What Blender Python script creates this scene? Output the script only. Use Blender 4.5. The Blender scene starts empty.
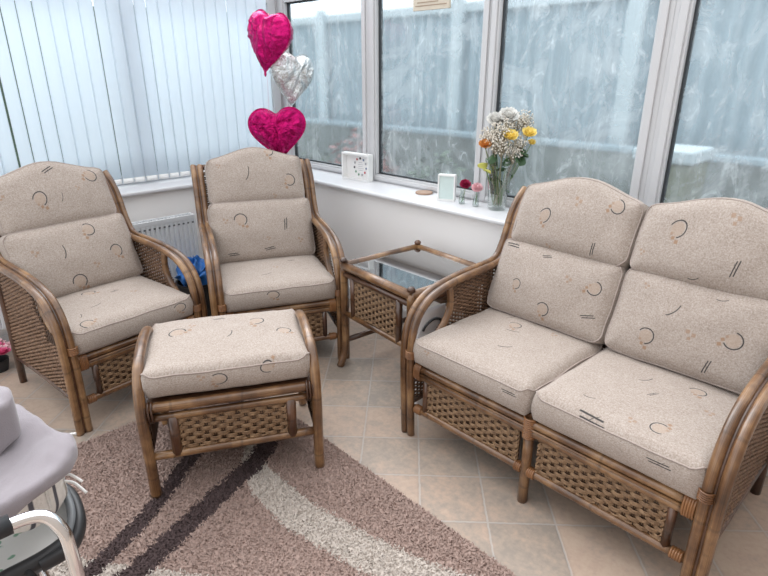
import bpy, bmesh, math, random
import numpy as np
from mathutils import Vector, Matrix, noise
random.seed(7); rng = np.random.default_rng(7)
PI = math.pi
scene = bpy.context.scene
COL = scene.collection

# ------------------------------------------------------------------ node helpers
class NT:
    """small helper to write shader node graphs as expressions"""
    def __init__(s, mat):
        mat.use_nodes = True
        s.t = mat.node_tree; s.t.nodes.clear()
        s.out = s.t.nodes.new('ShaderNodeOutputMaterial')
    def n(s, kind, **kw):
        x = s.t.nodes.new(kind)
        for k, v in kw.items(): setattr(x, k, v)
        return x
    def put(s, sock, v):
        if v is None: return
        if isinstance(v, bpy.types.NodeSocket): s.t.links.new(v, sock)
        else:
            if isinstance(v, (tuple, list)) and len(v) == 3 and sock.type == 'RGBA': v = (*v, 1)
            sock.default_value = v
    def m(s, op, a, b=None, c=None):
        x = s.n('ShaderNodeMath', operation=op)
        s.put(x.inputs[0], a); s.put(x.inputs[1], b)
        if c is not None: s.put(x.inputs[2], c)
        return x.outputs[0]
    def coord(s, which='Object'): return s.n('ShaderNodeTexCoord').outputs[which]
    def mapping(s, v, scale=(1, 1, 1), loc=(0, 0, 0), rot=(0, 0, 0)):
        x = s.n('ShaderNodeMapping'); s.put(x.inputs['Vector'], v)
        x.inputs['Scale'].default_value = scale; x.inputs['Location'].default_value = loc; x.inputs['Rotation'].default_value = rot
        return x.outputs[0]
    def noise(s, v, scale, detail=3, rough=.5, dist=0, col=False):
        x = s.n('ShaderNodeTexNoise'); s.put(x.inputs['Vector'], v)
        x.inputs['Scale'].default_value = scale; x.inputs['Detail'].default_value = detail
        x.inputs['Roughness'].default_value = rough; x.inputs['Distortion'].default_value = dist
        return x.outputs['Color' if col else 'Fac']
    def sep(s, v):
        x = s.n('ShaderNodeSeparateXYZ'); s.put(x.inputs[0], v); return x.outputs
    def comb(s, a, b, c=0.):
        x = s.n('ShaderNodeCombineXYZ'); s.put(x.inputs[0], a); s.put(x.inputs[1], b); s.put(x.inputs[2], c); return x.outputs[0]
    def mix(s, f, a, b, blend='MIX'):
        x = s.n('ShaderNodeMix', data_type='RGBA', blend_type=blend)
        s.put(x.inputs['Factor'], f); s.put(x.inputs['A'], None) if False else None
        s.put(x.inputs[6], a); s.put(x.inputs[7], b); return x.outputs[2]
    def ramp(s, f, stops):
        x = s.n('ShaderNodeValToRGB'); s.put(x.inputs[0], f); e = x.color_ramp.elements
        while len(e) < len(stops): e.new(.5)
        for k, (p, c) in enumerate(stops):
            e[k].position = p; e[k].color = (*c, 1) if len(c) == 3 else c
        return x.outputs[0]
    def step(s, f, lo, hi):
        x = s.n('ShaderNodeMapRange', interpolation_type='SMOOTHSTEP'); s.put(x.inputs[0], f)
        x.inputs[1].default_value = lo; x.inputs[2].default_value = hi; return x.outputs[0]
    def bump(s, h, strength=.3, dist=.002):
        x = s.n('ShaderNodeBump'); s.put(x.inputs['Height'], h); x.inputs['Strength'].default_value = strength
        x.inputs['Distance'].default_value = dist; return x.outputs[0]
    def bsdf(s, color=None, rough=.5, normal=None, **kw):
        x = s.n('ShaderNodeBsdfPrincipled'); s.put(x.inputs['Base Color'], color); s.put(x.inputs['Roughness'], rough)
        s.put(x.inputs['Normal'], normal)
        for k, v in kw.items(): s.put(x.inputs[k.replace('_', ' ')], v)
        return x.outputs[0]
    def mixs(s, f, a, b):
        x = s.n('ShaderNodeMixShader'); s.put(x.inputs[0], f); s.put(x.inputs[1], a); s.put(x.inputs[2], b); return x.outputs[0]
    def done(s, sh): s.t.links.new(sh, s.out.inputs['Surface'])

def new(name): return NT(bpy.data.materials.new(name)), bpy.data.materials[-1]
def mat(name):
    m = bpy.data.materials.new(name); return m, NT(m)

def plain(name, color, rough=.5, var=.12, scale=30, bump=0, bscale=200, **kw):
    m, t = mat(name); c = t.coord()
    f = t.noise(c, scale, 4)
    col = t.mix(f, tuple(x * (1 - var) for x in color), tuple(min(1, x * (1 + var)) for x in color))
    nr = t.bump(t.noise(c, bscale, 3), bump, .002) if bump else None
    t.done(t.bsdf(col, rough, nr, **kw)); return m

# rattan cane: uv.y runs along the pole in metres
def rattan(name, a, b, c, rough=.32, node_every=.27):
    a, b, c = [tuple(x * .82 for x in q) for q in (a, b, c)]
    m, t = mat(name); uv = t.coord('UV'); ob = t.coord('Object'); u = t.sep(uv)
    big = t.noise(t.mapping(ob, (1, 1, 1)), 7, 3, .6)
    streak = t.noise(t.mapping(uv, (90, 3.5, 1)), 1.0, 4, .6)
    col = t.ramp(t.m('ADD', t.m('MULTIPLY', big, .6), t.m('MULTIPLY', streak, .42)), [(.36, c), (.5, b), (.64, a)])
    fr = t.m('FRACT', t.m('DIVIDE', t.m('ADD', u[1], t.m('MULTIPLY', t.noise(ob, 2.0, 1), .1)), node_every))
    ring = t.m('SUBTRACT', 1., t.step(t.m('ABSOLUTE', t.m('SUBTRACT', fr, .5)), .008, .03))
    col = t.mix(t.m('MULTIPLY', ring, .35), col, tuple(x * .6 for x in c))
    blot = t.step(t.noise(ob, 23, 3, .65), .58, .74)
    col = t.mix(t.m('MULTIPLY', blot, .45), col, c)
    nr = t.bump(t.m('ADD', streak, t.m('MULTIPLY', ring, 1.2)), .25, .0015)
    t.done(t.bsdf(col, rough, nr, Coat_Weight=.5, Coat_Roughness=.16)); return m
M = {}
M['rattan'] = rattan('rattan_cane', (.41, .235, .108), (.185, .088, .037), (.047, .021, .010))
M['rattan_dark'] = rattan('rattan_cane_dark', (.15, .064, .03), (.078, .032, .015), (.028, .012, .007))
M['binding'] = rattan('wrapped_cane_binding', (.42, .20, .075), (.29, .125, .045), (.15, .06, .02), .4, .004)
def wick(name, a, b, c):
    a, b, c = [tuple(x * .92 for x in q) for q in (a, b, c)]
    m, t = mat(name); ob = t.coord('Object'); uv = t.coord('UV')
    f = t.m('ADD', t.m('MULTIPLY', t.noise(ob, 55, 3, .6), .55), t.m('MULTIPLY', t.noise(t.mapping(uv, (60, 20, 1)), 1.5, 3), .5))
    col = t.ramp(f, [(.34, c), (.52, b), (.7, a)])
    t.done(t.bsdf(col, .5, t.bump(t.noise(t.mapping(uv, (200, 15, 1)), 2, 3), .3, .001))); return m
M['weave'] = wick('woven_seagrass', (.42, .275, .155), (.25, .148, .078), (.09, .047, .024))
M['weave_side'] = wick('woven_cane_side', (.36, .22, .135), (.20, .112, .064), (.075, .037, .022))
M['stake_gap'] = plain('dark_stake_and_gap_shade', (.07, .036, .02), .6, .3, 60)

# heathered beige upholstery with ring / stroke / dot motifs at given uv spots (metres)
def upholstery(name, motifs, tint=.88):
    m, t = mat(name); uv = t.coord('UV')
    def cells(su, sv, o):
        q = t.sep(uv); wn = t.n('ShaderNodeTexWhiteNoise', noise_dimensions='3D')
        t.put(wn.inputs[0], t.comb(t.m('FLOOR', t.m('MULTIPLY', q[0], su)), t.m('FLOOR', t.m('MULTIPLY', q[1], sv)), o)); return wn.outputs[0]
    h1 = cells(170., 430., 1.); h2 = cells(400., 190., 2.); h3 = t.noise(uv, 14, 3); h4 = t.noise(uv, 150, 3, .7)
    f = t.m('ADD', t.m('ADD', t.m('MULTIPLY', h1, .17), t.m('MULTIPLY', h2, .15)), t.m('ADD', t.m('MULTIPLY', h3, .12), t.m('MULTIPLY', h4, .56)))
    col = t.ramp(f, [(.30, tuple(tint * x for x in (.30, .24, .20))), (.5, tuple(tint * x for x in (.415, .35, .305))), (.70, tuple(tint * x for x in (.52, .455, .41)))])
    u = t.sep(uv)
    dark = None; tan = None; fillm = None
    def acc(a, b): return b if a is None else t.m('MAXIMUM', a, b)
    def inside(d, r, soft): return t.m('SUBTRACT', 1., t.step(d, r - soft, r + soft))
    for (kind, cx, cy, sz, rot) in motifs:
        c, s = math.cos(rot), math.sin(rot)
        dx = t.m('SUBTRACT', u[0], cx); dy = t.m('SUBTRACT', u[1], cy)
        x = t.m('DIVIDE', t.m('ADD', t.m('MULTIPLY', dx, c), t.m('MULTIPLY', dy, s)), sz)
        y = t.m('DIVIDE', t.m('SUBTRACT', t.m('MULTIPLY', dy, c), t.m('MULTIPLY', dx, s)), sz)
        def square(px, py, r):
            return inside(t.m('MAXIMUM', t.m('ABSOLUTE', t.m('SUBTRACT', x, px)), t.m('ABSOLUTE', t.m('SUBTRACT', y, py))), r, .06)
        def stroke(px, py, L, w, slope, bend=0):
            yy = t.m('SUBTRACT', t.m('SUBTRACT', y, py), t.m('MULTIPLY', x, slope))
            if bend: yy = t.m('SUBTRACT', yy, t.m('MULTIPLY', t.m('MULTIPLY', x, x), bend))
            return t.m('MULTIPLY', inside(t.m('ABSOLUTE', yy), w, .03), inside(t.m('ABSOLUTE', t.m('SUBTRACT', x, px)), L, .08))
        if kind == 'ring':
            r = t.m('SQRT', t.m('ADD', t.m('MULTIPLY', x, x), t.m('MULTIPLY', y, y)))
            ang = t.m('ARCTAN2', y, x)
            arc = t.m('MULTIPLY', inside(t.m('ABSOLUTE', t.m('SUBTRACT', r, 1.)), .075, .03), inside(t.m('ABSOLUTE', t.m('SUBTRACT', ang, .6)), 2.05, .1))
            dark = acc(dark, arc); fillm = acc(fillm, inside(r, .78, .05))
            tan = acc(tan, t.m('MAXIMUM', square(-.25, -1.05, .2), square(.25, -1.5, .22)))
            tan = acc(tan, t.m('MULTIPLY', square(-.55, -.55, .16), .7))
        elif kind == 'lines':
            dark = acc(dark, t.m('MAXIMUM', stroke(-.1, .18, 1., .075, .02), stroke(.12, -.16, 1., .075, .03)))
            dark = acc(dark, t.m('MULTIPLY', stroke(.1, 0, .35, .045, .9), .8))
        elif kind == 'stroke':
            dark = acc(dark, t.m('MULTIPLY', stroke(0, 0, 1., .075, .1, .25), .9))
        elif kind == 'dots':
            tan = acc(tan, t.m('MULTIPLY', t.m('MAXIMUM', t.m('MAXIMUM', square(-.6, .3, .3), square(.35, -.1, .3)), square(-.2, -.75, .25)), .75))
    if fillm is not None: col = t.mix(t.m('MULTIPLY', fillm, .5), col, (.40, .30, .23))
    if tan is not None: col = t.mix(t.m('MULTIPLY', tan, .9), col, (.30, .185, .115))
    if dark is not None: col = t.mix(t.m('MULTIPLY', dark, .95), col, (.03, .028, .03))
    t.done(t.bsdf(col, .95, None, Sheen_Weight=.1)); return m
M['piping'] = plain('upholstery_piping', (.36, .30, .27), .9, .2, 120)

def tiles():
    m, t = mat('stone_effect_floor_tiles'); ob = t.coord()
    S = .2585
    v = t.mapping(ob, (1, 1, 1), (0, 0, 0)); x = t.sep(v)
    ax, ay = -.695, .719
    dx = t.m('SUBTRACT', x[0], 2.413); dy = t.m('SUBTRACT', x[1], -.904)
    a = t.m('DIVIDE', t.m('ADD', t.m('MULTIPLY', dx, ax), t.m('MULTIPLY', dy, ay)), S)
    b = t.m('DIVIDE', t.m('ADD', t.m('MULTIPLY', dx, ay), t.m('MULTIPLY', dy, -ax)), S)
    wob = t.m('MULTIPLY', t.m('SUBTRACT', t.noise(ob, 40, 3), .5), .03)
    def edge(q):
        f = t.m('FRACT', t.m('ADD', t.m('ADD', q, wob), 100.))
        return t.m('MINIMUM', f, t.m('SUBTRACT', 1., f))
    e = t.m('MINIMUM', edge(a), edge(b))
    grout = t.m('SUBTRACT', 1., t.step(e, .008, .02))
    cell = t.comb(t.m('FLOOR', t.m('ADD', a, 100.)), t.m('FLOOR', t.m('ADD', b, 100.)))
    wn = t.n('ShaderNodeTexWhiteNoise', noise_dimensions='3D'); t.put(wn.inputs[0], cell)
    off = t.n('ShaderNodeVectorMath', operation='ADD'); t.put(off.inputs[0], ob); t.put(off.inputs[1], wn.outputs['Color'])
    n1 = t.noise(off.outputs[0], 9, 5, .62); n2 = t.noise(off.outputs[0], 45, 4, .6)
    f = t.m('ADD', t.m('ADD', t.m('MULTIPLY', n1, .5), t.m('MULTIPLY', n2, .5)), t.m('MULTIPLY', t.m('SUBTRACT', wn.outputs['Value'], .5), .26))
    col = t.ramp(f, [(.34, (.31, .268, .23)), (.45, (.375, .31, .258)), (.56, (.455, .345, .275)), (.68, (.49, .385, .305))])
    spot = t.step(t.noise(ob, 70, 2, .5), .72, .78)
    col = t.mix(t.m('MULTIPLY', spot, .3), col, (.2, .13, .1))
    ed2 = t.m('SUBTRACT', 1., t.step(e, .02, .06))
    col = t.mix(t.m('MULTIPLY', ed2, .25), col, (.3, .25, .22))
    col = t.mix(t.m('MULTIPLY', grout, .55), col, (.46, .44, .42))
    nr = t.bump(t.m('SUBTRACT', t.m('MULTIPLY', n2, .3), grout), .3, .002)
    t.done(t.bsdf(col, .42, nr)); return m
M['tiles'] = tiles()
M['wall'] = plain('painted_wall', (.91, .885, .87), .7, .03, 3, .08, 120)
M['shade_wall'] = plain('shade_wall_render', (.34, .29, .25), .85, .08, 6)
M['upvc'] = plain('white_upvc', (.58, .58, .59), .28, .02, 4)
M['sill'] = plain('white_upvc_sill', (.70, .70, .72), .3, .02, 4)
M['gasket'] = plain('rubber_gasket', (.035, .04, .045), .6, .2)
M['radiator'] = plain('radiator_enamel', (.72, .74, .76), .35, .02, 5)
M['radiator_grille'] = plain('radiator_slots', (.12, .13, .14), .6, .1)
def vane_mat():
    m, t = mat('blind_fabric'); ob = t.coord(); x = t.sep(ob)
    f = t.noise(t.mapping(ob, (160, 160, 14)), 1., 3)
    col = t.mix(f, (.86, .88, .90), (.92, .93, .95))
    d = t.n('ShaderNodeBsdfDiffuse'); t.put(d.inputs[0], col)
    tr = t.n('ShaderNodeBsdfTranslucent'); t.put(tr.inputs[0], t.mix(f, (.84, .92, 1.0), (.88, .95, 1.0)))
    t.done(t.mixs(.7, d.outputs[0], tr.outputs[0])); return m
M['vane'] = vane_mat()
# lightly steamed, smeared window glass
def pane_mat():
    m, t = mat('steamed_window_glass'); ob = t.coord()
    warp = t.noise(t.mapping(ob, (1, 1, .8)), 3.2, 4, .6, 1.6)
    fine = t.noise(t.mapping(ob, (1, 1, .55)), 9, 6, .72, 2.2)
    streak = t.noise(t.mapping(ob, (26, 1, .5)), 1.0, 2, .5)
    a = t.m('ADD', t.m('MULTIPLY', t.step(warp, .42, .66), .22), t.m('MULTIPLY', t.step(fine, .52, .72), .30))
    a = t.m('ADD', a, t.m('MULTIPLY', t.step(streak, .45, .7), .10))
    a = t.m('ADD', a, .16)
    hz = t.n('ShaderNodeBsdfTranslucent'); t.put(hz.inputs[0], (.80, .88, .92))
    hd = t.n('ShaderNodeBsdfDiffuse'); t.put(hd.inputs[0], (.66, .72, .75))
    hs = t.mixs(.35, hz.outputs[0], hd.outputs[0])
    rf = t.n('ShaderNodeBsdfRefraction'); t.put(rf.inputs[0], (.86, .93, .95)); rf.inputs['Roughness'].default_value = .22; rf.inputs['IOR'].default_value = 1.12
    base = t.mixs(a, rf.outputs[0], hs)
    gl = t.n('ShaderNodeBsdfGlossy'); gl.inputs['Roughness'].default_value = .06
    fr = t.n('ShaderNodeFresnel'); fr.inputs[0].default_value = 1.5
    t.done(t.mixs(t.m('MULTIPLY', fr.outputs[0], .9), base, gl.outputs[0])); return m
M['pane'] = pane_mat()
def clear_glass(name, tint=(.97, .99, .98)):
    m, t = mat(name); ob = t.coord()
    tr = t.n('ShaderNodeBsdfTransparent'); t.put(tr.inputs[0], t.mix(t.noise(ob, 20), tint, tuple(x * .98 for x in tint)))
    gl = t.n('ShaderNodeBsdfGlossy'); gl.inputs['Roughness'].default_value = .03
    lw = t.n('ShaderNodeLayerWeight'); lw.inputs[0].default_value = .5
    t.done(t.mixs(t.m('MULTIPLY', lw.outputs['Facing'], .75), tr.outputs[0], gl.outputs[0])); return m
M['vase_glass'] = clear_glass('clear_vase_glass', (.93, .96, .95))
def table_glass():
    m, t = mat('smoked_table_glass'); ob = t.coord()
    tr = t.n('ShaderNodeBsdfTransparent'); t.put(tr.inputs[0], t.mix(t.noise(ob, 8), (.42, .46, .48), (.46, .5, .52)))
    gl = t.n('ShaderNodeBsdfGlossy'); gl.inputs['Roughness'].default_value = .02
    fr = t.n('ShaderNodeFresnel'); fr.inputs[0].default_value = 2.1
    t.done(t.mixs(t.m('ADD', fr.outputs[0], .42), tr.outputs[0], gl.outputs[0])); return m
M['table_glass'] = table_glass()
def foil(name, col, rough=.16):
    m, t = mat(name); ob = t.coord()
    n1 = t.noise(ob, 26, 4, .65, 1.2); n2 = t.noise(ob, 9, 2)
    c = t.mix(n2, tuple(x * .8 for x in col), col)
    t.done(t.bsdf(c, rough, t.bump(n1, .8, .02), Metallic=.85)); return m
M['pink_foil'] = foil('pink_foil', (.56, .006, .15), .2)
M['silver_foil'] = foil('silver_foil', (.82, .84, .84), .14)
M['ribbon'] = plain('pale_ribbon', (.7, .55, .62), .5)
M['pile_brown'] = plain('rug_pile_brown', (.35, .256, .222), .95, .2, 60)
M['pile_dark'] = plain('rug_pile_dark', (.075, .05, .05), .95, .3, 60)
M['pile_cream'] = plain('rug_pile_cream', (.51, .455, .41), .95, .12, 60)
M['chrome'] = plain('chrome_tube', (.78, .79, .81), .1, .02, Metallic=1.0)
M['black_plastic'] = plain('black_plastic', (.022, .023, .026), .45, .2)
M['grey_plastic'] = plain('grey_plastic', (.14, .15, .16), .5, .1)
M['lilac'] = plain('lilac_fleece', (.25, .225, .245), .95, .1, 25, .5, 420, Sheen_Weight=.3)
def stripe_cloth():
    m, t = mat('white_cloth_dark_stripes'); uv = t.sep(t.coord('UV'))
    f = t.m('FRACT', t.m('DIVIDE', uv[0], .052))
    st = t.m('SUBTRACT', 1., t.step(t.m('ABSOLUTE', t.m('SUBTRACT', f, .5)), .06, .12))
    n = t.noise(t.coord(), 120, 3)
    t.done(t.bsdf(t.mix(st, t.mix(n, (.68, .66, .63), (.82, .8, .77)), (.1, .1, .12)), .95, t.bump(n, .6, .006))); return m
M['stripe_cloth'] = stripe_cloth()
def pad_cloth():
    m, t = mat('white_pad_green_print'); ob = t.coord()
    v = t.n('ShaderNodeTexVoronoi'); t.put(v.inputs['Vector'], ob); v.inputs['Scale'].default_value = 26
    s = t.m('MULTIPLY', t.m('SUBTRACT', 1., t.step(v.outputs['Distance'], .2, .3)), t.step(t.noise(ob, 9), .5, .56))
    t.done(t.bsdf(t.mix(s, (.72, .71, .69), (.2, .36, .25)), .85)); return m
M['pad'] = pad_cloth()
M['white_card'] = plain('white_painted_wood', (.8, .8, .79), .5, .03)
M['paper'] = plain('white_paper', (.84, .83, .82), .8, .03)
M['mint'] = plain('frosted_mint_pane', (.60, .71, .69), .25, .05, 40)
M['wood'] = plain('brown_wood', (.36, .23, .16), .5, .2, 60)
M['plaque'] = plain('cream_plaque', (.60, .53, .43), .6, .1, 50)
M['plaque_edge'] = plain('plaque_brown_line', (.34, .25, .18), .6, .1)
M['white_plastic'] = plain('white_bag_plastic', (.78, .78, .8), .35, .05, 20, .3, 40)
M['blue_bag'] = plain('blue_bag_plastic', (.03, .17, .52), .35, .25, 18, .5, 30)
M['black_box'] = plain('black_box_plastic', (.02, .02, .022), .55, .15)
M['stem'] = plain('green_stem', (.12, .2, .05), .6, .25)
M['leaf'] = plain('dark_green_leaf', (.035, .085, .03), .5, .3)
M['leaf_lime'] = plain('lime_leaf', (.44, .43, .09), .5, .15)
M['yellow'] = plain('yellow_petal', (.93, .72, .22), .7, .15, 60)
M['orange'] = plain('orange_petal', (.62, .27, .07), .7, .2, 60)
M['crimson'] = plain('crimson_petal', (.36, .008, .07), .7, .25, 60)
M['pink'] = plain('pink_petal', (.86, .56, .60), .7, .15, 60)
M['hotpink'] = plain('hot_pink_petal', (.72, .12, .27), .6, .3, 40)
M['blossom'] = plain('tiny_cream_blossom', (.74, .69, .61), .8, .16, 80)
M['sprig'] = plain('dry_sprig', (.36, .31, .22), .8, .2)
M['white_bloom'] = plain('white_bloom', (.82, .81, .78), .8, .06, 60)
M['dot_dark'] = plain('dial_dark', (.06, .06, .07), .7); M['dot_blue'] = plain('dial_blue', (.16, .2, .3), .7)
M['dot_red'] = plain('dial_red', (.5, .1, .1), .7); M['dot_green'] = plain('dial_green', (.2, .36, .25), .7); M['dot_grey'] = plain('dial_grey', (.4, .4, .42), .7)
M['fence'] = plain('pale_blue_grey_cladding', (.325, .415, .47), .6, .08, 3)
M['fence_post'] = plain('whitened_post', (.52, .60, .64), .6, .06, 3)
M['bush'] = plain('garden_bush_leaf', (.10, .14, .10), .8, .35, 20)
M['reflection_pink'] = plain('reddish_reflection_foliage', (.34, .16, .15), .8, .3, 20)
M['bin'] = plain('olive_plastic', (.20, .21, .15), .6, .15, 10)
M['ground'] = plain('garden_paving', (.32, .33, .31), .9, .15, 4)

# ------------------------------------------------------------------ mesh builder
def cr(pts, n=8, closed=False):
    """Catmull-Rom through points"""
    P = [Vector(p) for p in pts]; out = []
    L = len(P); segs = L if closed else L - 1
    for i in range(segs):
        if closed: a, b, c, d = P[(i - 1) % L], P[i], P[(i + 1) % L], P[(i + 2) % L]
        else: a, b, c, d = P[max(i - 1, 0)], P[i], P[i + 1], P[min(i + 2, L - 1)]
        for k in range(n):
            t = k / n
            out.append(.5 * ((2 * b) + (c - a) * t + (2 * a - 5 * b + 4 * c - d) * t * t + (3 * b - a - 3 * c + d) * t ** 3))
    if not closed: out.append(P[-1])
    return out

class MB:
    def __init__(s): s.v = []; s.f = []; s.uv = []; s.mi = []
    def quadstrip(s): pass
    def tube(s, path, r, res=8, closed=False, caps=True, mi=0, flat=1.0):
        P = [Vector(p) for p in path]; n = len(P)
        if n < 2: return
        R = r if isinstance(r, (list, tuple)) else [r] * n
        T = []
        for i in range(n):
            a = P[(i - 1) % n] if (closed or i > 0) else P[i]; b = P[(i + 1) % n] if (closed or i < n - 1) else P[i]
            d = (b - a); T.append(d.normalized() if d.length > 1e-9 else Vector((0, 0, 1)))
        up = Vector((0, 0, 1)) if abs(T[0].z) < .9 else Vector((1, 0, 0))
        N = (up - T[0] * up.dot(T[0])).normalized(); base = len(s.v); L = 0; rings = []
        for i in range(n):
            N = (N - T[i] * N.dot(T[i]));
            N = N.normalized() if N.length > 1e-6 else T[i].orthogonal().normalized()
            B = T[i].cross(N)
            if i: L += (P[i] - P[i - 1]).length
            ring = []
            for k in range(res):
                a = 2 * PI * k / res
                ring.append(len(s.v)); s.v.append(tuple(P[i] + N * (math.cos(a) * R[i] * flat) + B * (math.sin(a) * R[i])))
            rings.append((ring, L))
        m = n if closed else n - 1
        for i in range(m):
            a, la = rings[i]; b, lb = rings[(i + 1) % n]
            if closed and i == n - 1: lb = la + (P[0] - P[-1]).length
            for k in range(res):
                k2 = (k + 1) % res
                s.f.append((a[k], a[k2], b[k2], b[k])); s.mi.append(mi)
                u0, u1 = k / res, (k + 1) / res; s.uv.append(((u0, la), (u1, la), (u1, lb), (u0, lb)))
        if caps and not closed:
            for ring, l, rev in ((rings[0][0], 0, True), (rings[-1][0], L, False)):
                q = tuple(reversed(ring)) if rev else tuple(ring)
                s.f.append(q); s.mi.append(mi); s.uv.append(tuple((.5, l) for _ in q))
        return s
    def box(s, lo, hi, mi=0):
        b = len(s.v); x0, y0, z0 = lo; x1, y1, z1 = hi
        s.v += [(x0, y0, z0), (x1, y0, z0), (x1, y1, z0), (x0, y1, z0), (x0, y0, z1), (x1, y0, z1), (x1, y1, z1), (x0, y1, z1)]
        for q in ((3, 2, 1, 0), (4, 5, 6, 7), (0, 1, 5, 4), (1, 2, 6, 5), (2, 3, 7, 6), (3, 0, 4, 7)):
            s.f.append(tuple(b + i for i in q)); s.mi.append(mi)
            s.uv.append(tuple((s.v[b + i][0] + s.v[b + i][1], s.v[b + i][2]) for i in q))
        return s
    def lathe(s, prof, res=20, c=(0, 0, 0), mi=0, M4=None):
        b = len(s.v)
        for (r, z) in prof:
            for k in range(res):
                a = 2 * PI * k / res; p = Vector((r * math.cos(a), r * math.sin(a), z))
                if M4: p = M4 @ p
                s.v.append((p.x + c[0], p.y + c[1], p.z + c[2]))
        for i in range(len(prof) - 1):
            for k in range(res):
                k2 = (k + 1) % res
                s.f.append((b + i * res + k, b + i * res + k2, b + (i + 1) * res + k2, b + (i + 1) * res + k)); s.mi.append(mi)
                s.uv.append(((k / res, i), ((k + 1) / res, i), ((k + 1) / res, i + 1), (k / res, i + 1)))
        for i, rev in ((0, True), (len(prof) - 1, False)):
            if prof[i][0] > 1e-5:
                q = [b + i * res + k for k in range(res)]
                if rev: q.reverse()
                s.f.append(tuple(q)); s.mi.append(mi); s.uv.append(tuple((0, 0) for _ in q))
        return s
    def grid(s, nu, nv, fn, mi=0, uvfn=None):
        b = len(s.v)
        for j in range(nv + 1):
            for i in range(nu + 1): s.v.append(tuple(fn(i / nu, j / nv)))
        for j in range(nv):
            for i in range(nu):
                q = (b + j * (nu + 1) + i, b + j * (nu + 1) + i + 1, b + (j + 1) * (nu + 1) + i + 1, b + (j + 1) * (nu + 1) + i)
                s.f.append(q); s.mi.append(mi)
                w = ((i / nu, j / nv), ((i + 1) / nu, j / nv), ((i + 1) / nu, (j + 1) / nv), (i / nu, (j + 1) / nv))
                s.uv.append(tuple(uvfn(*p) for p in w) if uvfn else w)
        return s
    def ball(s, c, r, res=8, mi=0, squash=(1, 1, 1)):
        n = max(4, res // 2)
        b = len(s.v); c = Vector(c)
        for j in range(n + 1):
            th = PI * j / n
            for k in range(res):
                a = 2 * PI * k / res
                s.v.append((c.x + r * squash[0] * math.sin(th) * math.cos(a), c.y + r * squash[1] * math.sin(th) * math.sin(a), c.z + r * squash[2] * math.cos(th)))
        for j in range(n):
            for k in range(res):
                k2 = (k + 1) % res
                s.f.append((b + j * res + k, b + (j + 1) * res + k, b + (j + 1) * res + k2, b + j * res + k2)); s.mi.append(mi); s.uv.append(((0, 0), (0, 1), (1, 1), (1, 0)))
        return s
    def build(s, name, mats, parent=None, smooth=True, bevel=0, angle=None, loc=None):
        me = bpy.data.meshes.new(name); me.from_pydata(s.v, [], s.f); me.update()
        uvl = me.uv_layers.new(name='UVMap'); flat = [c for f in s.uv for p in f for c in p]
        uvl.data.foreach_set('uv', flat)
        mats = mats if isinstance(mats, (list, tuple)) else [mats]
        for m in mats: me.materials.append(m)
        if len(mats) > 1: me.polygons.foreach_set('material_index', s.mi)
        me.polygons.foreach_set('use_smooth', [smooth] * len(me.polygons))
        bm = bmesh.new(); bm.from_mesh(me); bmesh.ops.remove_doubles(bm, verts=bm.verts, dist=1e-6) if len(s.v) < 4000 else None
        if angle is not None:
            bm.normal_update()
            for e in bm.edges:
                if len(e.link_faces) == 2 and e.calc_face_angle(0) > angle: e.smooth = False
        bm.to_mesh(me); bm.free()
        o = bpy.data.objects.new(name, me); COL.objects.link(o)
        if parent: o.parent = parent
        if loc: o.location = loc
        if bevel:
            b = o.modifiers.new('bevel', 'BEVEL'); b.width = bevel; b.segments = 3; b.limit_method = 'ANGLE'; b.angle_limit = .6
        return o

def tag(o, label=None, cat=None, group=None, kind=None):
    if label: o['label'] = label
    if cat: o['category'] = cat
    if group: o['group'] = group
    if kind: o['kind'] = kind
    return o
def thing(name, label, cat, loc=(0, 0, 0), rz=0, group=None):
    o = bpy.data.objects.new(name, None); COL.objects.link(o); o.location = loc; o.rotation_euler = (0, 0, rz)
    o.empty_display_size = .1
    return tag(o, label, cat, group)
def kids(o): return [c for c in bpy.data.objects if c.parent == o]
def copy_tree(o, parent=None):
    c = o.copy(); COL.objects.link(c)
    if parent: c.parent = parent
    for ch in kids(o): copy_tree(ch, c)
    return c

# ------------------------------------------------------------------ camera (measured from the photograph)
F = 560.; TH = math.atan(218 / F); AZ = math.atan(.95); CAM = Vector((3.90, -2.54, 1.62))
exv = (math.sin(AZ), -math.cos(AZ)); eyv = (math.cos(AZ), math.sin(AZ))
RIGHT = Vector((exv[0], eyv[0], 0)); FWD0 = Vector((exv[1], eyv[1], 0))
FW = FWD0 * math.cos(TH) - Vector((0, 0, math.sin(TH))); UP = RIGHT.cross(FW)
cd = bpy.data.cameras.new('camera'); cam = bpy.data.objects.new('camera', cd); COL.objects.link(cam)
m3 = Matrix((RIGHT, UP, -FW)).transposed(); cam.matrix_world = Matrix.Translation(CAM) @ m3.to_4x4()
cd.sensor_width = 36; cd.lens = F / 768 * 36; cd.clip_start = .05; scene.camera = cam

# ------------------------------------------------------------------ setting
def struct(o, **k): o['kind'] = 'structure'; return o
def flatbox(name, lo, hi, m, parent=None, bevel=0): return MB().box(lo, hi).build(name, m, parent, smooth=False, bevel=bevel)
struct(flatbox('floor', (-.3, -4.6, -.08), (4.4, .3, 0), M['tiles']))
struct(flatbox('wall_right', (-.3, 0, 0), (4.4, .3, .835), M['wall']))
struct(flatbox('wall_left', (-.3, -4.6, 0), (0, 0, .835), M['wall']))
struct(flatbox('baseboard_right', (.022, -.02, 0), (4.4, 0, .09), M['upvc'], bevel=.005))
struct(flatbox('baseboard_left', (0, -4.6, 0), (.02, -.02, .09), M['upvc'], bevel=.005))
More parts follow.
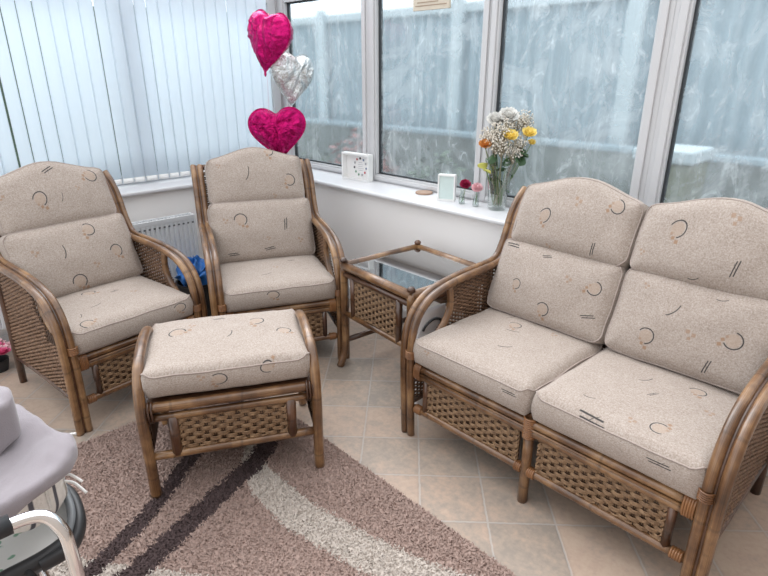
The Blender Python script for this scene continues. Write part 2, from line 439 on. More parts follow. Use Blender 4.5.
# sills with a rounded nose
struct(flatbox('trim_1', (-.26, -.055, .835), (4.4, .27, .862), M['sill'], bevel=.011))
struct(flatbox('trim_2', (-.27, -4.6, .835), (.055, -.056, .862), M['sill'], bevel=.011))
struct(flatbox('wall_unseen_shade', (4.4, -4.6, 0), (4.65, -.06, 2.6), M['shade_wall']))  # unseen wall added out of view to darken the right side of the room
# outside ground
struct(flatbox('ground', (-9, -9, -.35), (9, 9, -.2), M['ground']))

# windows along the right wall : each frame a structure with its pane and gasket
XS = [(-.17, .736), (.883, 1.766), (1.88, 2.734), (2.878, 3.80), (3.93, 4.30)]
EDG = [-.27, .81, 1.823, 2.806, 3.865, 4.4]
Z0, Z1 = .915, 2.11
def window(k, x0, x1, e0, e1):
    w = MB(); y0, y1 = .25, .32; zt = 2.24
    w.box((e0, y0, .862), (e1, y1, Z0)); w.box((e0, y0, Z1), (e1, y1, zt))
    w.box((e0, y0, Z0), (x0, y1, Z1)); w.box((x1, y0, Z0), (e1, y1, Z1))
    # raised outer profile of the mullion
    w.box((x0 - .048, y0 - .012, .875), (x0 - .012, y0, zt - .02)); w.box((x1 + .012, y0 - .012, .875), (x1 + .048, y0, zt - .02))
    w.box((x0 - .01, y0 - .012, .875), (x1 + .01, y0, .902))
    o = struct(w.build('window_%d' % k, M['upvc'], smooth=False, bevel=.004))
    g = MB(); d = .009
    for lo, hi in (((x0, .276, Z0), (x0 + d, .31, Z1)), ((x1 - d, .276, Z0), (x1, .31, Z1)), ((x0 + d, .276, Z0), (x1 - d, .31, Z0 + d)), ((x0 + d, .276, Z1 - d), (x1 - d, .31, Z1))): g.box(lo, hi)
    g.build('rubber_gasket', M['gasket'], o, smooth=False)
    p = MB(); p.v = [(x0 + d, .292, Z0 + d), (x1 - d, .292, Z0 + d), (x1 - d, .292, Z1 - d), (x0 + d, .292, Z1 - d)]; p.f = [(0, 1, 2, 3)]; p.uv = [((0, 0), (1, 0), (1, 1), (0, 1))]; p.mi = [0]
    p.build('pane', M['pane'], o, smooth=False)
for k in range(5): window(k + 1, *XS[k], EDG[k], EDG[k + 1])
# corner post and left wall windows (behind the blinds)
struct(flatbox('trim_3', (-.34, .245, .862), (-.271, .33, 2.24), M['upvc'], bevel=.004))
def window_left(k, y0, y1):
    w = MB(); x0, x1 = -.32, -.25; b = .07
    w.box((x0, y0, .862), (x1, y1, .915)); w.box((x0, y0, 2.11), (x1, y1, 2.24)); w.box((x0, y0, .915), (x1, y0 + b, 2.11)); w.box((x0, y1 - b, .915), (x1, y1, 2.11))
    o = struct(w.build('window_%d' % k, M['upvc'], smooth=False, bevel=.004))
    p = MB(); p.v = [(-.29, y0 + b, .915), (-.29, y1 - b, .915), (-.29, y1 - b, 2.11), (-.29, y0 + b, 2.11)]; p.f = [(0, 1, 2, 3)]; p.uv = [((0, 0), (1, 0), (1, 1), (0, 1))]; p.mi = [0]
    p.build('pane', M['vase_glass'], o, smooth=False)
for k in range(4): window_left(6 + k, .22 - 1.2 * (k + 1), .22 - 1.2 * k)

# vertical blind
bl = thing('vertical_blind', 'white vertical fabric blind hanging across the window above the radiator', 'blind', (-.15, -1.25, .862))
MB().box((-.03, -1.45, 1.34), (.03, 1.36, 1.39)).build('headrail', M['upvc'], bl, smooth=False)
gaps = {0, 1, 7, 10, 11, 18, -2, -5}
PITCH = .0835
for k in range(-11, 22):
    yc = -1.77 + PITCH * (k + .5) + 1.25
    hw = .0398 if k in gaps or (k - 1) in gaps else .0428
    ang = random.uniform(-.10, .10) + .12
    shift = -.004 if (k - 1) in gaps else 0
    if k in gaps: shift += .002
    ca, sa = math.cos(ang), math.sin(ang)
    hw2 = hw - (.003 if k in gaps else 0); bow = .006 * random.uniform(.7, 1.3); tw = random.uniform(-.03, .03)
    def fn(u, v, yc=yc, ca=ca, sa=sa, hw2=hw2, bow=bow, tw=tw, shift=shift):
        a = (u * 2 - 1) * hw2; d = bow * (1 - (2 * u - 1) ** 2); z = .022 + v * 1.32
        return (d * ca + a * sa + tw * a * 6 * (v - .5), yc + shift + a * ca - d * sa, z)
    b = MB().grid(8, 6, fn)
    o = b.build('vane', M['vane'], bl)
    sol = o.modifiers.new('thick', 'SOLIDIFY'); sol.thickness = .0008
    wv = MB().grid(6, 1, lambda u, v: tuple(Vector(fn(u * .92 + .04, (v * .034 - .004) / 1.32)) + Vector((.0012, 0, .006))))
    ow = wv.build('bottom_weight', M['white_card'], o); s2 = ow.modifiers.new('thick', 'SOLIDIFY'); s2.thickness = .002
ch = MB(); ch.tube([(.008, -1.4 + .0209 * i, .035 - (.012 if i % 4 == 2 else .006 if i % 4 else 0)) for i in range(131)], .0013, 4); ch.build('link_chain', M['upvc'], bl)

# radiator
rad = thing('radiator', 'white flat panel radiator on the wall below the blinds', 'radiator', (.08, -1.60, 0))
b = MB()
def radf(u, v):
    y = -.75 + u * 1.52; ph = (u * 1.52 / .033) % 1
    return (.04 - (.007 if .35 < ph < .65 else 0) * (1 if .04 < v < .96 else 0), y, .17 + v * .46)
b.grid(276, 12, radf); b.box((-.03, -.75, .17), (.028, .77, .63))
for i in range(44): b.box((.0402, -.73 + i * .0345, .60), (.0412, -.73 + i * .0345 + .014, .611), mi=1)
b.build('panel', [M['radiator'], M['radiator_grille']], rad, smooth=False)
b = MB(); b.box((-.035, -.755, .63), (-.022, .775, .66)); b.box((.027, -.755, .63), (.042, .775, .66)); b.box((-.035, -.762, .16), (.042, -.75, .66)); b.box((-.035, .77, .16), (.042, .782, .66)); b.build('casing', M['radiator'], rad, smooth=False, bevel=.003)
b = MB()
for i in range(60): b.box((-.022, -.75 + i * .0254, .648), (.027, -.75 + i * .0254 + .006, .654))
b.build('grille', M['radiator'], rad, smooth=False)
for yy in (.74, -.7): MB().tube([(0, yy, .17), (0, yy, .06), (0, yy, 0)], .0075, 8).build('pipe', M['upvc'], rad)
for yy in (-.5, .46): flatbox('bracket', (-.078, yy, .3), (-.03, yy + .04, .6), M['radiator'], rad)

# ------------------------------------------------------------------ cushions
def cushion(name, w, d, h, m, parent, r=.035, crown=.02, arch=0, bottom_crown=.006, pipe=True, wrinkle=.004, seed=0, round_xy=.05, sag=0, pipe_both=False):
    N = 22
    bm = bmesh.new(); bmesh.ops.create_cube(bm, size=2); bmesh.ops.subdivide_edges(bm, edges=bm.edges, cuts=N - 1, use_grid_fill=True)
    bm.normal_update()
    uvl = bm.loops.layers.uv.new('UVMap')
    hx, hy, hz = w / 2, d / 2, h / 2
    def warp(t): return math.sin(t * PI / 2) * .55 + t * .45 if abs(t) < 1 else t
    def shape(a, b, c):
        p = Vector((warp(a) * hx, warp(b) * hy, warp(c) * hz))
        # rounded plan corners
        q = Vector((max(-hx + round_xy, min(hx - round_xy, p.x)), max(-hy + round_xy, min(hy - round_xy, p.y)), 0)); e = Vector((p.x, p.y, 0)) - q
        if abs(e.x) > 1e-9 and abs(e.y) > 1e-9:
            k = max(abs(e.x), abs(e.y)) / e.length; p.x = q.x + e.x * k; p.y = q.y + e.y * k
        # rounded edges
        nx = min(1, max(abs(p.x) / hx, 0)); 
        edge = min(hx - abs(p.x), hy - abs(p.y)) if True else 0
        kz = 1 - max(0, 1 - edge / r) ** 2.2 * .34 if edge < r else 1
        wz = abs(p.z) / hz
        p.z *= kz
        infl = (1 - wz ** 2) * .010
        p.x += math.copysign(infl * (abs(a) > .999), a); p.y += math.copysign(infl * (abs(b) > .999), b)
        cr_ = (1 - min(1, abs(p.x) / hx) ** 2.4) * (1 - min(1, abs(p.y) / hy) ** 2.4)
        if c > 0: p.z += crown * cr_ * wz
        else: p.z -= bottom_crown * cr_ * wz
        if arch:
            tt = (p.y + hy) / d
            p.y += arch * (math.cos(min(1, abs(p.x) / hx) * PI) * .5 + .5) * max(0, tt) ** 1.5
        nz = noise.noise(Vector((p.x * 7 + seed, p.y * 7, p.z * 5)))
        n2 = noise.noise(Vector((p.x * 22 + seed, p.y * 14, p.z * 14)))
        p.z += wrinkle * (nz * 1.6 + n2 * .6) * (1 if c > 0 else .5)
        p.x += wrinkle * .7 * noise.noise(Vector((p.z * 9, p.y * 9, seed))); p.y += wrinkle * .7 * noise.noise(Vector((p.x * 9, p.z * 9, seed + 5)))
        p.z += hz
        return p
    for f in bm.faces:
        n = f.normal; ax = max(range(3), key=lambda i: abs(n[i]))
        for l in f.loops:
            a, b, c = l.vert.co
            x, y, z = warp(a) * hx, warp(b) * hy, warp(c) * hz
            if ax == 2: uv = (x, y if c > 0 else y + 3)
            elif ax == 1: uv = (x, -hy - (hz - z)) if b < 0 else (x, hy + (hz - z))
            else: uv = (hx + (hz - z), y) if a > 0 else (-hx - (hz - z), y)
            l[uvl].uv = uv
        f.smooth = True
    for v in bm.verts: v.co = shape(*v.co)
    me = bpy.data.meshes.new(name); bm.to_mesh(me); bm.free(); me.materials.append(m)
    o = bpy.data.objects.new(name, me); COL.objects.link(o); o.parent = parent
    if pipe:
        for c in ((.999, -.999) if pipe_both else (.999,)):
            loop = []
            K = 24
            for (a0, b0, a1, b1) in ((-1, -1, 1, -1), (1, -1, 1, 1), (1, 1, -1, 1), (-1, 1, -1, -1)):
                for i in range(K):
                    t = i / K; loop.append(shape(a0 + (a1 - a0) * t, b0 + (b1 - b0) * t, c) )
            MB().tube(loop, .0034, 6, closed=True).build('piping', M['piping'], o)
    return o

# ------------------------------------------------------------------ woven panels
def weave_strip(mb, pts_fn, u0, u1, v, su, amp, r, phase, mi=0, jit=.0016):
    n = max(3, int((u1 - u0) / (su / 3)) + 1)
    path = []
    for i in range(n + 1):
        u = u0 + (u1 - u0) * i / n
        path.append(pts_fn(u, v + noise.noise(Vector((u * 30, v * 400, phase))) * jit, amp * math.sin(PI * u / su + phase)))
    j_ = random.uniform(.88, 1.12)
    mb.tube(path, r * j_, 5, caps=False, mi=mi)
def woven_rect(name, x0, x1, z0, z1, y, parent, rows=9, su=.026, r=.0062, amp=.0055, m=None, axis='x', side_rope=True):
    mb = MB()
    if axis == 'x': pf = lambda u, v, o: (u, y - o, v)
    else: pf = lambda u, v, o: (y - o, u, v)
    rows = max(4, int(round((z1 - z0) / .0165))); su = .031; hh = (z1 - z0) / rows
    for k in range(rows):
        v = z0 + hh * (k + .5)
        for q in (-.31, 0, .31): weave_strip(mb, pf, x0, x1, v + hh * q, su, amp * random.uniform(.9, 1.2), hh * .215, PI * (k % 2))
    n = int((x1 - x0) / su)
    for i in range(n + 2):
        for dq in (-.0042, .0042):
            u = su * (math.floor(x0 / su) + i + .5) + dq
            if x0 < u < x1: mb.tube([pf(u, z0, 0), pf(u, z1, 0)], .0023, 5, mi=1)
    # plaited edge
    if side_rope:
        for xx in (x0 + .004, x1 - .004):
            for ph in (0, PI):
                mb.tube([pf(xx + .005 * math.sin(i * .9 + ph), z0 + (z1 - z0) * i / 24, .006 * math.cos(i * .9 + ph)) for i in range(25)], .004, 5, caps=False)
        for zz in (z0 + .002, z1 - .002):
            mb.tube([pf(x0 + (x1 - x0) * i / 60, zz, .004 * math.cos(i * 1.1)) for i in range(61)], .0042, 5, caps=False)
    # dark sheet just behind the weave, standing in for the shaded inside
    t = .0015; yb = y + .0125
    lo, hi = (x0, yb, z0), (x1, yb + t, z1)
    if axis == 'x': mb.box(lo, hi, mi=1)
    else: mb.box((y + .0125, x0, z0), (y + .014, x1, z1), mi=1)
    return mb.build(name, [m or M['weave'], M['stake_gap']], parent)

# ------------------------------------------------------------------ armchairs and sofa
PROFILE = [(.012, 0), (.006, .15), (.0, .30), (.0, .44), (.012, .53), (.045, .605), (.105, .66), (.19, .692), (.30, .708), (.42, .715), (.53, .718), (.61, .722), (.665, .742), (.705, .80), (.735, .87), (.765, .945), (.815, 1.012), (.868, 1.056)]
LOOP = [(.012, .43), (.07, .435), (.135, .452), (.195, .49), (.245, .55), (.262, .615), (.25, .69)]
DEPTH = .86
def prof_z(d, prof):
    for (a, za), (b, zb) in zip(prof, prof[1:]):
        if min(a, b) <= d <= max(a, b) and d >= .1: return za + (zb - za) * (d - a) / (b - a + 1e-9)
    return prof[-1][1]
def seat(kind, W, nseat, label, cat, loc, rz, fabrics, name):
    root = thing(name, label, cat, loc, rz)
    D2 = DEPTH / 2                                   # local y = depth - D2, front faces -y
    P3 = lambda x, d, z: (x, d - D2, z)
    rp = .0178
    for s in (-1, 1):
        xo, xi = s * (W / 2 - rp), s * (W / 2 - rp - .0405)
        pts = cr([(d, z) + (0,) for d, z in PROFILE], 6)
        mb = MB()
        mb.tube([P3(xo, p[0], p[1]) for p in pts], rp, 10)
        mb.tube([P3(xi, p[0], p[1]) for p in pts], rp, 10)
        af = mb.build('arm_frame', M['rattan'], root)
        MB().tube([P3((xo + xi) / 2, p[0] - .0, p[1]) for p in pts], .0075, 6).build('split_cane', M['rattan_dark'], root)  # cane coloured dark to stand in for the shade between the poles
        # thin split cane lines that run between the paired poles
        xm = (xo + xi) / 2
        lp = cr([(d, z) + (0,) for d, z in LOOP], 6)
        MB().tube([P3(xi, p[0], p[1]) for p in lp], rp * .95, 10).build('arm_loop', M['rattan'], root)
        # side weave
        mb = MB(); xw = s * (W / 2 - rp - .020); su = .0235
        front = lambda z: .035 if z < .425 else (.20 if z < .5 else np.interp(z, [.5, .555, .62, .69], [.21, .265, .28, .27]))
        z = .175; k = 0
        while z < .70:
            d0 = front(z); d1 = np.interp(z, [.17, .74], [.735, .60 if z > .7 else .64]) if z > .70 else np.interp(z, [.17, .70], [.735, .665])
            if z < .215:                                # arched lower edge
                c0, c1 = (.04, .73); 
                cut = (z - .175) / .04
            if z > .66: d0 = max(d0, .125 + (z - .66) * 2.2)
            if d1 - d0 > .05: weave_strip(mb, lambda u, v, o: P3(xw + o, u, v), d0, d1, z, su, .0056, .0044, PI * (k % 2), jit=.0042)
            z += .0096; k += 1
        n = int(.74 / su)
        for i in range(2, n + 1):
            d = su * i
            zt = min(prof_z(d, PROFILE) - .01, .715); zb = .17
            if d < .27 : zt = min(zt, np.interp(d, [0, .2, .27], [.44, .49, .58]))
            if zt > zb: mb.tube([P3(xw, d, zb), P3(xw, d, zt)], .004, 5, mi=1)
        mb.build('side_panel', [M['weave_side'], M['stake_gap']], root)
        MB().tube([P3(xw, .02, .165), P3(xw, .2, .168), P3(xw, .5, .168), P3(xw, .735, .16)], .013, 8).build('side_rail', M['rattan_dark'], root)
        # rear leg
        MB().tube([P3(xw, .755, 0), P3(xw, .74, .3), P3(xw, .735, .6), P3(xw, .715, .78)], .019, 10).build('rear_leg', M['rattan_dark'], root)
        # wrapped cane bindings on the arm frame
        mb = MB()
        for (zc, dd) in ((.435, .0),):
            for j in range(5):
                zz = zc + (j - 2) * .0075
                mb.tube([(xi + .0215 * math.cos(a), dd - D2 + .0215 * math.sin(a), zz) for a in [2 * PI * q / 16 for q in range(16)]], .0038, 5, closed=True)
        mb.build('binding', M['binding'], root)
    xin = W / 2 - 2 * rp - .0405 + .006
    # double front rail, lower rail
    for zc, r, nm in ((.372, .0175, 'front_rail'), (.335, .0175, 'front_rail'), (.155, .0165, 'lower_rail')):
        mb = MB(); mb.tube([P3(-xin + xin * 2 * i / 12, .018, zc) for i in range(13)], r, 10)
        if zc == .335: mb.tube([P3(-xin, .003, .3535), P3(xin, .003, .3535)], .0055, 6)
        mb.build(nm, M['rattan'], root)
    def bind(x, zc, ry, rz_, n=5, along='x'):
        mb = MB()
        for j in range(n):
            xx = x + (j - (n - 1) / 2) * .0078
            mb.tube([(xx, .018 - D2 + ry * math.sin(a), zc + rz_ * math.cos(a)) for a in [2 * PI * q / 18 for q in range(18)]], .0044, 5, closed=True)
        return mb.build('binding', M['binding'], root)
    for s in (-1, 1): bind(s * (xin - .026), .3535, .021, .039); bind(s * (xin - .03), .155, .018, .018)
    # front panels with their short posts
    post_gap = .075 if nseat == 1 else .07
    if nseat == 1: spans = [(-xin + post_gap, xin - post_gap)]
    else: spans = [(-xin + post_gap, -.03), (.03, xin - post_gap)]
    for i, (a, b_) in enumerate(spans):
        woven_rect('front_panel', a + .014, b_ - .014, .172, .318, .02 - D2, root, rows=9)
        for q, xx in enumerate((a, b_)):
            if nseat == 2 and abs(xx) < .05: continue
            MB().tube([P3(xx, .02, .155), P3(xx, .02, .335)], .0155, 8).build('panel_post', M['rattan_dark'], root)
    if nseat == 2:
        MB().tube([P3(0, .02, 0), P3(0, .02, .2), P3(0, .02, .35)], .020, 10).build('centre_leg', M['rattan'], root)
        mb = MB()
        for j in range(11):
            zz = .312 + j * .0082
            mb.tube([(.023 * math.cos(a), .017 - D2 + .023 * math.sin(a), zz) for a in [2 * PI * q / 16 for q in range(16)]], .0043, 5, closed=True)
        mb.build('binding', M['binding'], root)
        for s in (-1, 1): bind(s * .03, .155, .019, .019, 4)
        MB().tube([P3(0, .72, 0), P3(0, .72, .35)], .018, 10).build('rear_leg', M['rattan_dark'], root)
    # rear rails, back frame and woven back
    MB().tube([P3(-xin, .70, .33), P3(xin, .70, .33)], .017, 8).build('rear_rail', M['rattan_dark'], root)
    MB().tube([P3(-xin, .735, .16), P3(xin, .735, .16)], .015, 8).build('rear_rail', M['rattan_dark'], root)
    n = 24
    MB().tube([P3(-xin + 2 * xin * i / n, .868 + .012 * math.sin(PI * i / n), 1.045) for i in range(n + 1)], .018, 8).build('top_rail', M['rattan_dark'], root)
    mb = MB()
    nz = 52
    for k in range(nz):
        z = .36 + k * .0128
        d = np.interp(z, [.3, .72, .80, .87, .945, 1.015, 1.058], [.735, .735, .765, .79, .82, .855, .88])
        weave_strip(mb, lambda u, v, o: P3(u, d + o, v), -xin, xin, z, .04, .0042, .0056, PI * (k % 2))
    mb.build('back_panel', [M['weave_side'], M['stake_gap']], root)
    MB().box((-xin, .03 - D2, .352), (xin, .68 - D2, .372)).build('seat_base', M['rattan_dark'], root, smooth=False)
    # cushions
    cw = (2 * xin + .006) / nseat - .004
    tilt = math.radians(22)
    for k in range(nseat):
        cx = 0 if nseat == 1 else (-1 if k == 0 else 1) * (cw / 2 + .005)
        sc = cushion('seat_cushion', cw, .60, .134, fabrics[3 * k], root, seed=k * 3 + W * 7, crown=.016, r=.04)
        sc.location = P3(cx, .305 - .014, .384); sc.rotation_euler = (math.radians(-1.2), 0, random.uniform(-.01, .01))
        bdx = .010 if nseat == 2 else 0
        lc = cushion('lower_back_cushion', cw - .006, .35 if nseat == 2 else .37, .125 if nseat == 2 else .15, fabrics[3 * k + 1], root, seed=k * 5 + 11 + W, crown=.030, r=.05, round_xy=.045, wrinkle=.006)
        R = Matrix.Rotation(PI / 2 - tilt, 4, 'X')
        hv = R @ Vector((0, 1, 0)); tv = R @ Vector((0, 0, 1))
        org = Vector(P3(cx + bdx, .612, .49)) + hv * (.175 if nseat == 2 else .166)
        lc.matrix_local = Matrix.Translation(org) @ Matrix.Rotation(random.uniform(-.012, .012), 4, 'Y') @ R
        uc = cushion('upper_back_cushion', cw - (.03 if nseat == 2 else .045), .285, .125, fabrics[3 * k + 2], root, seed=k * 7 + 23 + W, crown=.026, r=.05, arch=.062, wrinkle=.005, round_xy=.05, pipe_both=False)
        R2 = Matrix.Rotation(PI / 2 - tilt * 1.04, 4, 'X')
        org = Vector(P3(cx + bdx + (.012 if nseat == 2 and k == 0 else -.012 if nseat == 2 else 0), .612, .49)) + hv * (.338 + .1425)
        uc.matrix_local = Matrix.Translation(org) @ R2
    return root

def ups(tag_, lst): return upholstery('upholstery_' + tag_, lst)
r_ = 'ring'; l_ = 'lines'; s_ = 'stroke'; d_ = 'dots'
RS = .0295
# fabrics : seat / lower back / upper back; uv is metres from the cushion centre
sofa_f = [
    ups('sofa_seat_a', [(l_, .22, -.335, .03, 0), (s_, -.02, .06, .03, .3), (r_, -.05, .12, RS, .3), (s_, -.12, .20, .025, 1.2), (d_, .12, .18, .02, 0), (d_, -.2, -.32, .018, .3), (s_, .05, -.1, .03, .5)]),
    ups('sofa_low_a', [(r_, -.145, -.03, RS * .8, 0), (r_, .02, -.105, RS, 0), (r_, .215, .05, RS, -1.2), (l_, .225, -.075, .028, .25), (l_, -.235, .145, .035, -.1), (l_, -.04, .13, .022, .15), (d_, .1, .06, .02, 0)]),
    ups('sofa_up_a', [(r_, -.12, -.01, RS, 0), (r_, .19, .09, RS, -1.0), (d_, .02, .06, .022, 0), (s_, -.1, .16, .03, .75), (l_, .14, -.10, .026, 1.4), (d_, -.07, -.13, .016, 0), (s_, -.27, -.07, .03, 1.4)]),
    ups('sofa_seat_b', [(l_, .17, -.34, .035, .0), (r_, .12, .13, RS, .3), (s_, -.04, .07, .03, .9), (l_, -.07, -.29, .045, -.05), (s_, -.13, -.2, .022, .1), (d_, .04, -.22, .02, 0), (l_, .02, -.02, .02, 1.1), (d_, .2, .02, .02, .5), (r_, .12, -.2, RS, 2.6)]),
    ups('sofa_low_b', [(r_, -.135, -.075, RS * 1.05, 0), (r_, .155, .0, RS * 1.05, -1.2), (s_, -.06, .045, .032, .8), (d_, .02, -.02, .024, 0), (d_, -.19, .12, .015, 0), (s_, .08, .13, .02, .1), (l_, .10, -.12, .026, 1.3)]),
    ups('sofa_up_b', [(r_, -.135, .035, RS * 1.05, 0), (d_, .05, .09, .024, .2), (s_, -.02, .155, .026, .7), (l_, .10, -.06, .028, 1.35), (d_, -.24, -.06, .015, 0), (s_, -.03, -.125, .02, .1), (r_, .22, .07, RS, -1)]),
]
A_f = [
    ups('chair_a_seat', [(r_, .22, -.345, RS * 1.1, .1), (s_, -.1, -.1, .03, .2), (r_, -.05, .1, RS * 1.1, .6), (l_, .05, .02, .022, .3), (s_, -.2, -.16, .022, 1.1), (d_, .12, -.05, .02, 0), (r_, -.22, -.26, RS, 1.6)]),
    ups('chair_a_low', [(r_, .08, -.035 + .155, RS * 1.1, -.6), (r_, .185, -.02, RS * 1.1, .3), (s_, -.07, .03, .035, 1.35), (r_, -.05, -.135, RS * 1.2, .6), (d_, -.2, .06, .022, 0), (d_, .06, -.07, .02, 0)]),
    ups('chair_a_up', [(r_, -.09, -.01, RS * 1.1, .3), (l_, 0, .105, .028, .35), (r_, .2, .09, RS * 1.1, -1.2), (d_, .11, .02, .014, 0), (d_, -.25, .05, .02, 0), (s_, .02, -.02, .02, 1.2)]),
]
B_f = [
    ups('chair_b_seat', [(r_, -.05, -.34, RS * 1.1, .3), (s_, -.05, -.13, .03, .2), (l_, .13, .08, .022, .3), (d_, .02, -.02, .02, .4), (s_, .18, -.1, .02, .1)]),
    ups('chair_b_low', [(r_, -.135, .065, RS * 1.25, .5), (l_, .135, .02, .035, 1.45), (d_, -.22, .07, .02, 0), (d_, .02, -.06, .015, 0), (l_, .02, -.125, .03, .1), (l_, -.2, -.14, .03, 0), (d_, .22, -.08, .02, 0)]),
    ups('chair_b_up', [(r_, .09, .14, RS * 1.1, 0), (r_, .2, -.02, RS * 1.15, -.6), (s_, -.05, .01, .035, 1.2), (d_, -.22, .09, .016, 0), (d_, .1, -.11, .015, 0)]),
]
Oc_f = ups('ottoman', [(r_, .13, .09, RS * 1.15, -.3), (r_, -.2, .07, RS * 1.15, 1.5), (r_, .24, -.02, RS, .6), (s_, .02, -.02, .03, 1.1), (l_, -.03, .17, .024, .1), (r_, -.04, -.30, RS * 1.1, -.4), (r_, .15, -.27, RS * .95, 2.4), (d_, -.14, .12, .02, 0), (d_, -.1, -.275, .02, 0)])

def place(front_left, wdir, W, fwd=0., side=0.):
    """centre of a seat from its front-left outer foot and width direction (viewer's left to right)"""
    w = Vector(wdir).normalized(); f = Vector((w.y, -w.x))            # facing
    c = Vector(front_left) + w * (W / 2 + side) - f * (DEPTH / 2 - fwd)
    return (c.x, c.y, 0), math.atan2(w.y, w.x)
l, rz = place((1.295, -2.06), (-.125, .992), .76, 0, -.005)
seat('chair', .76, 1, 'wicker armchair with beige motif cushions in front of the radiator and blinds', 'armchair', l, rz, A_f, 'wicker_armchair')
l, rz = place((1.262, -1.335), (.400, .9165), .765, .012, .018)
seat('chair', .765, 1, 'wicker armchair in the corner below the heart balloons, beside the glass-topped table', 'armchair', l, rz, B_f, 'wicker_armchair')
seat('sofa', 1.345, 2, 'two-seat wicker sofa with beige motif cushions below the vase of flowers', 'sofa', (2.981, -.918 + DEPTH / 2, 0), 0, sofa_f, 'wicker_sofa')

# ------------------------------------------------------------------ footstool
def footstool():
    W, D = .712, .52
    w = Vector((.465, .885)).normalized(); f = Vector((w.y, -w.x))
    c = Vector((1.936, -1.971)) + w * .35 - f * (D / 2 - .01)
    root = thing('wicker_footstool', 'low wicker footstool with a beige cushion standing on the edge of the rug', 'footstool', (c.x, c.y, .012), math.atan2(w.y, w.x))
    P3 = lambda x, d, z: (x, d - D / 2, z)
    hoop = [(.0, 0), (.0, .16), (-.008, .32), (.0, .42), (.035, .5), (.11, .548), (.26, .565), (.41, .548), (.485, .5), (.52, .42), (.528, .32), (.52, .16), (.52, 0)]
    for s in (-1, 1):
        x = s * (W / 2 - .022)
        mb = MB(); mb.tube([P3(x, p[0], p[1]) for p in cr([(a, b, 0) for a, b in hoop], 6)], .0215, 12); mb.build('side_hoop', M['rattan'], root)
        MB().tube([P3(x, .0, .185), P3(x, .52, .185)], .014, 8).build('side_rail', M['rattan_dark'], root)
        MB().tube([P3(x, .0, .375), P3(x, .52, .375)], .016, 8).build('side_rail', M['rattan_dark'], root)
        woven_rect('side_panel', .06 - D / 2, .46 - D / 2, .20, .355, x, root, rows=8, axis='y')
    xi = W / 2 - .03
    for d in (.005, .515):
        for zc, r in ((.405, .021), (.358, .015)):
            MB().tube([P3(-xi + 2 * xi * i / 10, d, zc) for i in range(11)], r, 10).build('cross_rail', M['rattan'], root)
        MB().tube([P3(-xi + 2 * xi * i / 10, d, .185) for i in range(11)], .017, 10).build('lower_rail', M['rattan'], root)
        for s in (-1, 1):
            mb = MB()
            for j in range(3):
                mb.tube([(s * (xi - .006 - j * .012), d - D / 2 + .024 * math.sin(a), .385 + .044 * math.cos(a)) for a in [2 * PI * q / 16 for q in range(16)]], .005, 5, closed=True)
            mb.build('binding', M['rattan_dark'], root)
            MB().tube([P3(s * (xi - .098), d, .185), P3(s * (xi - .098), d, .358)], .021, 10).build('panel_post', M['rattan_dark'], root)
        woven_rect('front_panel' if d < .1 else 'rear_panel', -xi + .118, xi - .118, .203, .342, d - D / 2, root, rows=7)
    MB().box((-xi, .01 - D / 2, .405), (xi, .51 - D / 2, .423)).build('seat_base', M['rattan_dark'], root, smooth=False)
    o = cushion('cushion', .64, .50, .118, Oc_f, root, seed=91, crown=.018, r=.035, round_xy=.05); o.location = P3(0, .255, .432)
footstool()

# ------------------------------------------------------------------ side table
def table():
    W, D, H = .565, .545, .642
    root = thing('side_table', 'wicker side table with a glass top between the corner armchair and the sofa', 'side table', (1.936, -.444, 0), math.radians(-5))
    X, Y = W / 2, D / 2
    for sx in (-1, 1):
        for sy in (-1, 1):
            leg = [(sx * X, sy * Y, H - .02), (sx * X, sy * Y, .3), (sx * X, sy * Y, .17), (sx * (X + .002), sy * (Y + .006), .09), (sx * (X + .004), sy * (Y + .022), .04), (sx * (X + .006), sy * (Y + .04), 0)]
            o = MB().tube(cr(leg, 6), .0215, 10).build('leg', M['rattan'], root)
            MB().ball((sx * X, sy * Y, H + .004), .021, 12, squash=(1, 1, .8)).build('finial', M['rattan_dark'], root)
    for sy in (-1, 1):
        MB().tube([(-X, sy * Y, H - .026), (X, sy * Y, H - .026)], .0235, 10).build('top_rail', M['rattan'], root)
        MB().tube([(-X, sy * Y, H - .072), (X, sy * Y, H - .072)], .0165, 10).build('top_rail', M['rattan_dark'], root)
        MB().tube([(-X - .03, sy * Y, .335), (X + .03, sy * Y, .335)], .0165, 10).build('middle_rail', M['rattan'], root)
        MB().tube([(-X + .088, sy * Y, .335), (-X + .088, sy * Y, H - .072)], .0175, 8).build('panel_post', M['rattan_dark'], root)
        MB().tube([(X - .088, sy * Y, .335), (X - .088, sy * Y, H - .072)], .0175, 8).build('panel_post', M['rattan_dark'], root)
        woven_rect('woven_panel', -X + .108, X - .108, .354, H - .09, sy * Y, root, rows=9)
    for sx in (-1, 1):
        MB().tube([(sx * X, -Y, H - .026), (sx * X, Y, H - .026)], .0235, 10).build('top_rail', M['rattan'], root)
        MB().tube([(sx * X, -Y, H - .072), (sx * X, Y, H - .072)], .0165, 10).build('top_rail', M['rattan_dark'], root)
        MB().tube([(sx * X, -Y, .16), (sx * X, Y, .16)], .016, 10).build('stretcher', M['rattan_dark'], root)
    MB().tube([(-X, Y, .335), (X, Y, .335)], .015, 8).build('middle_rail', M['rattan'], root)
    MB().box((-X + .01, -Y + .01, H - .026), (X - .01, Y - .01, H - .018)).build('glass_top', M['table_glass'], root, smooth=False)
table()

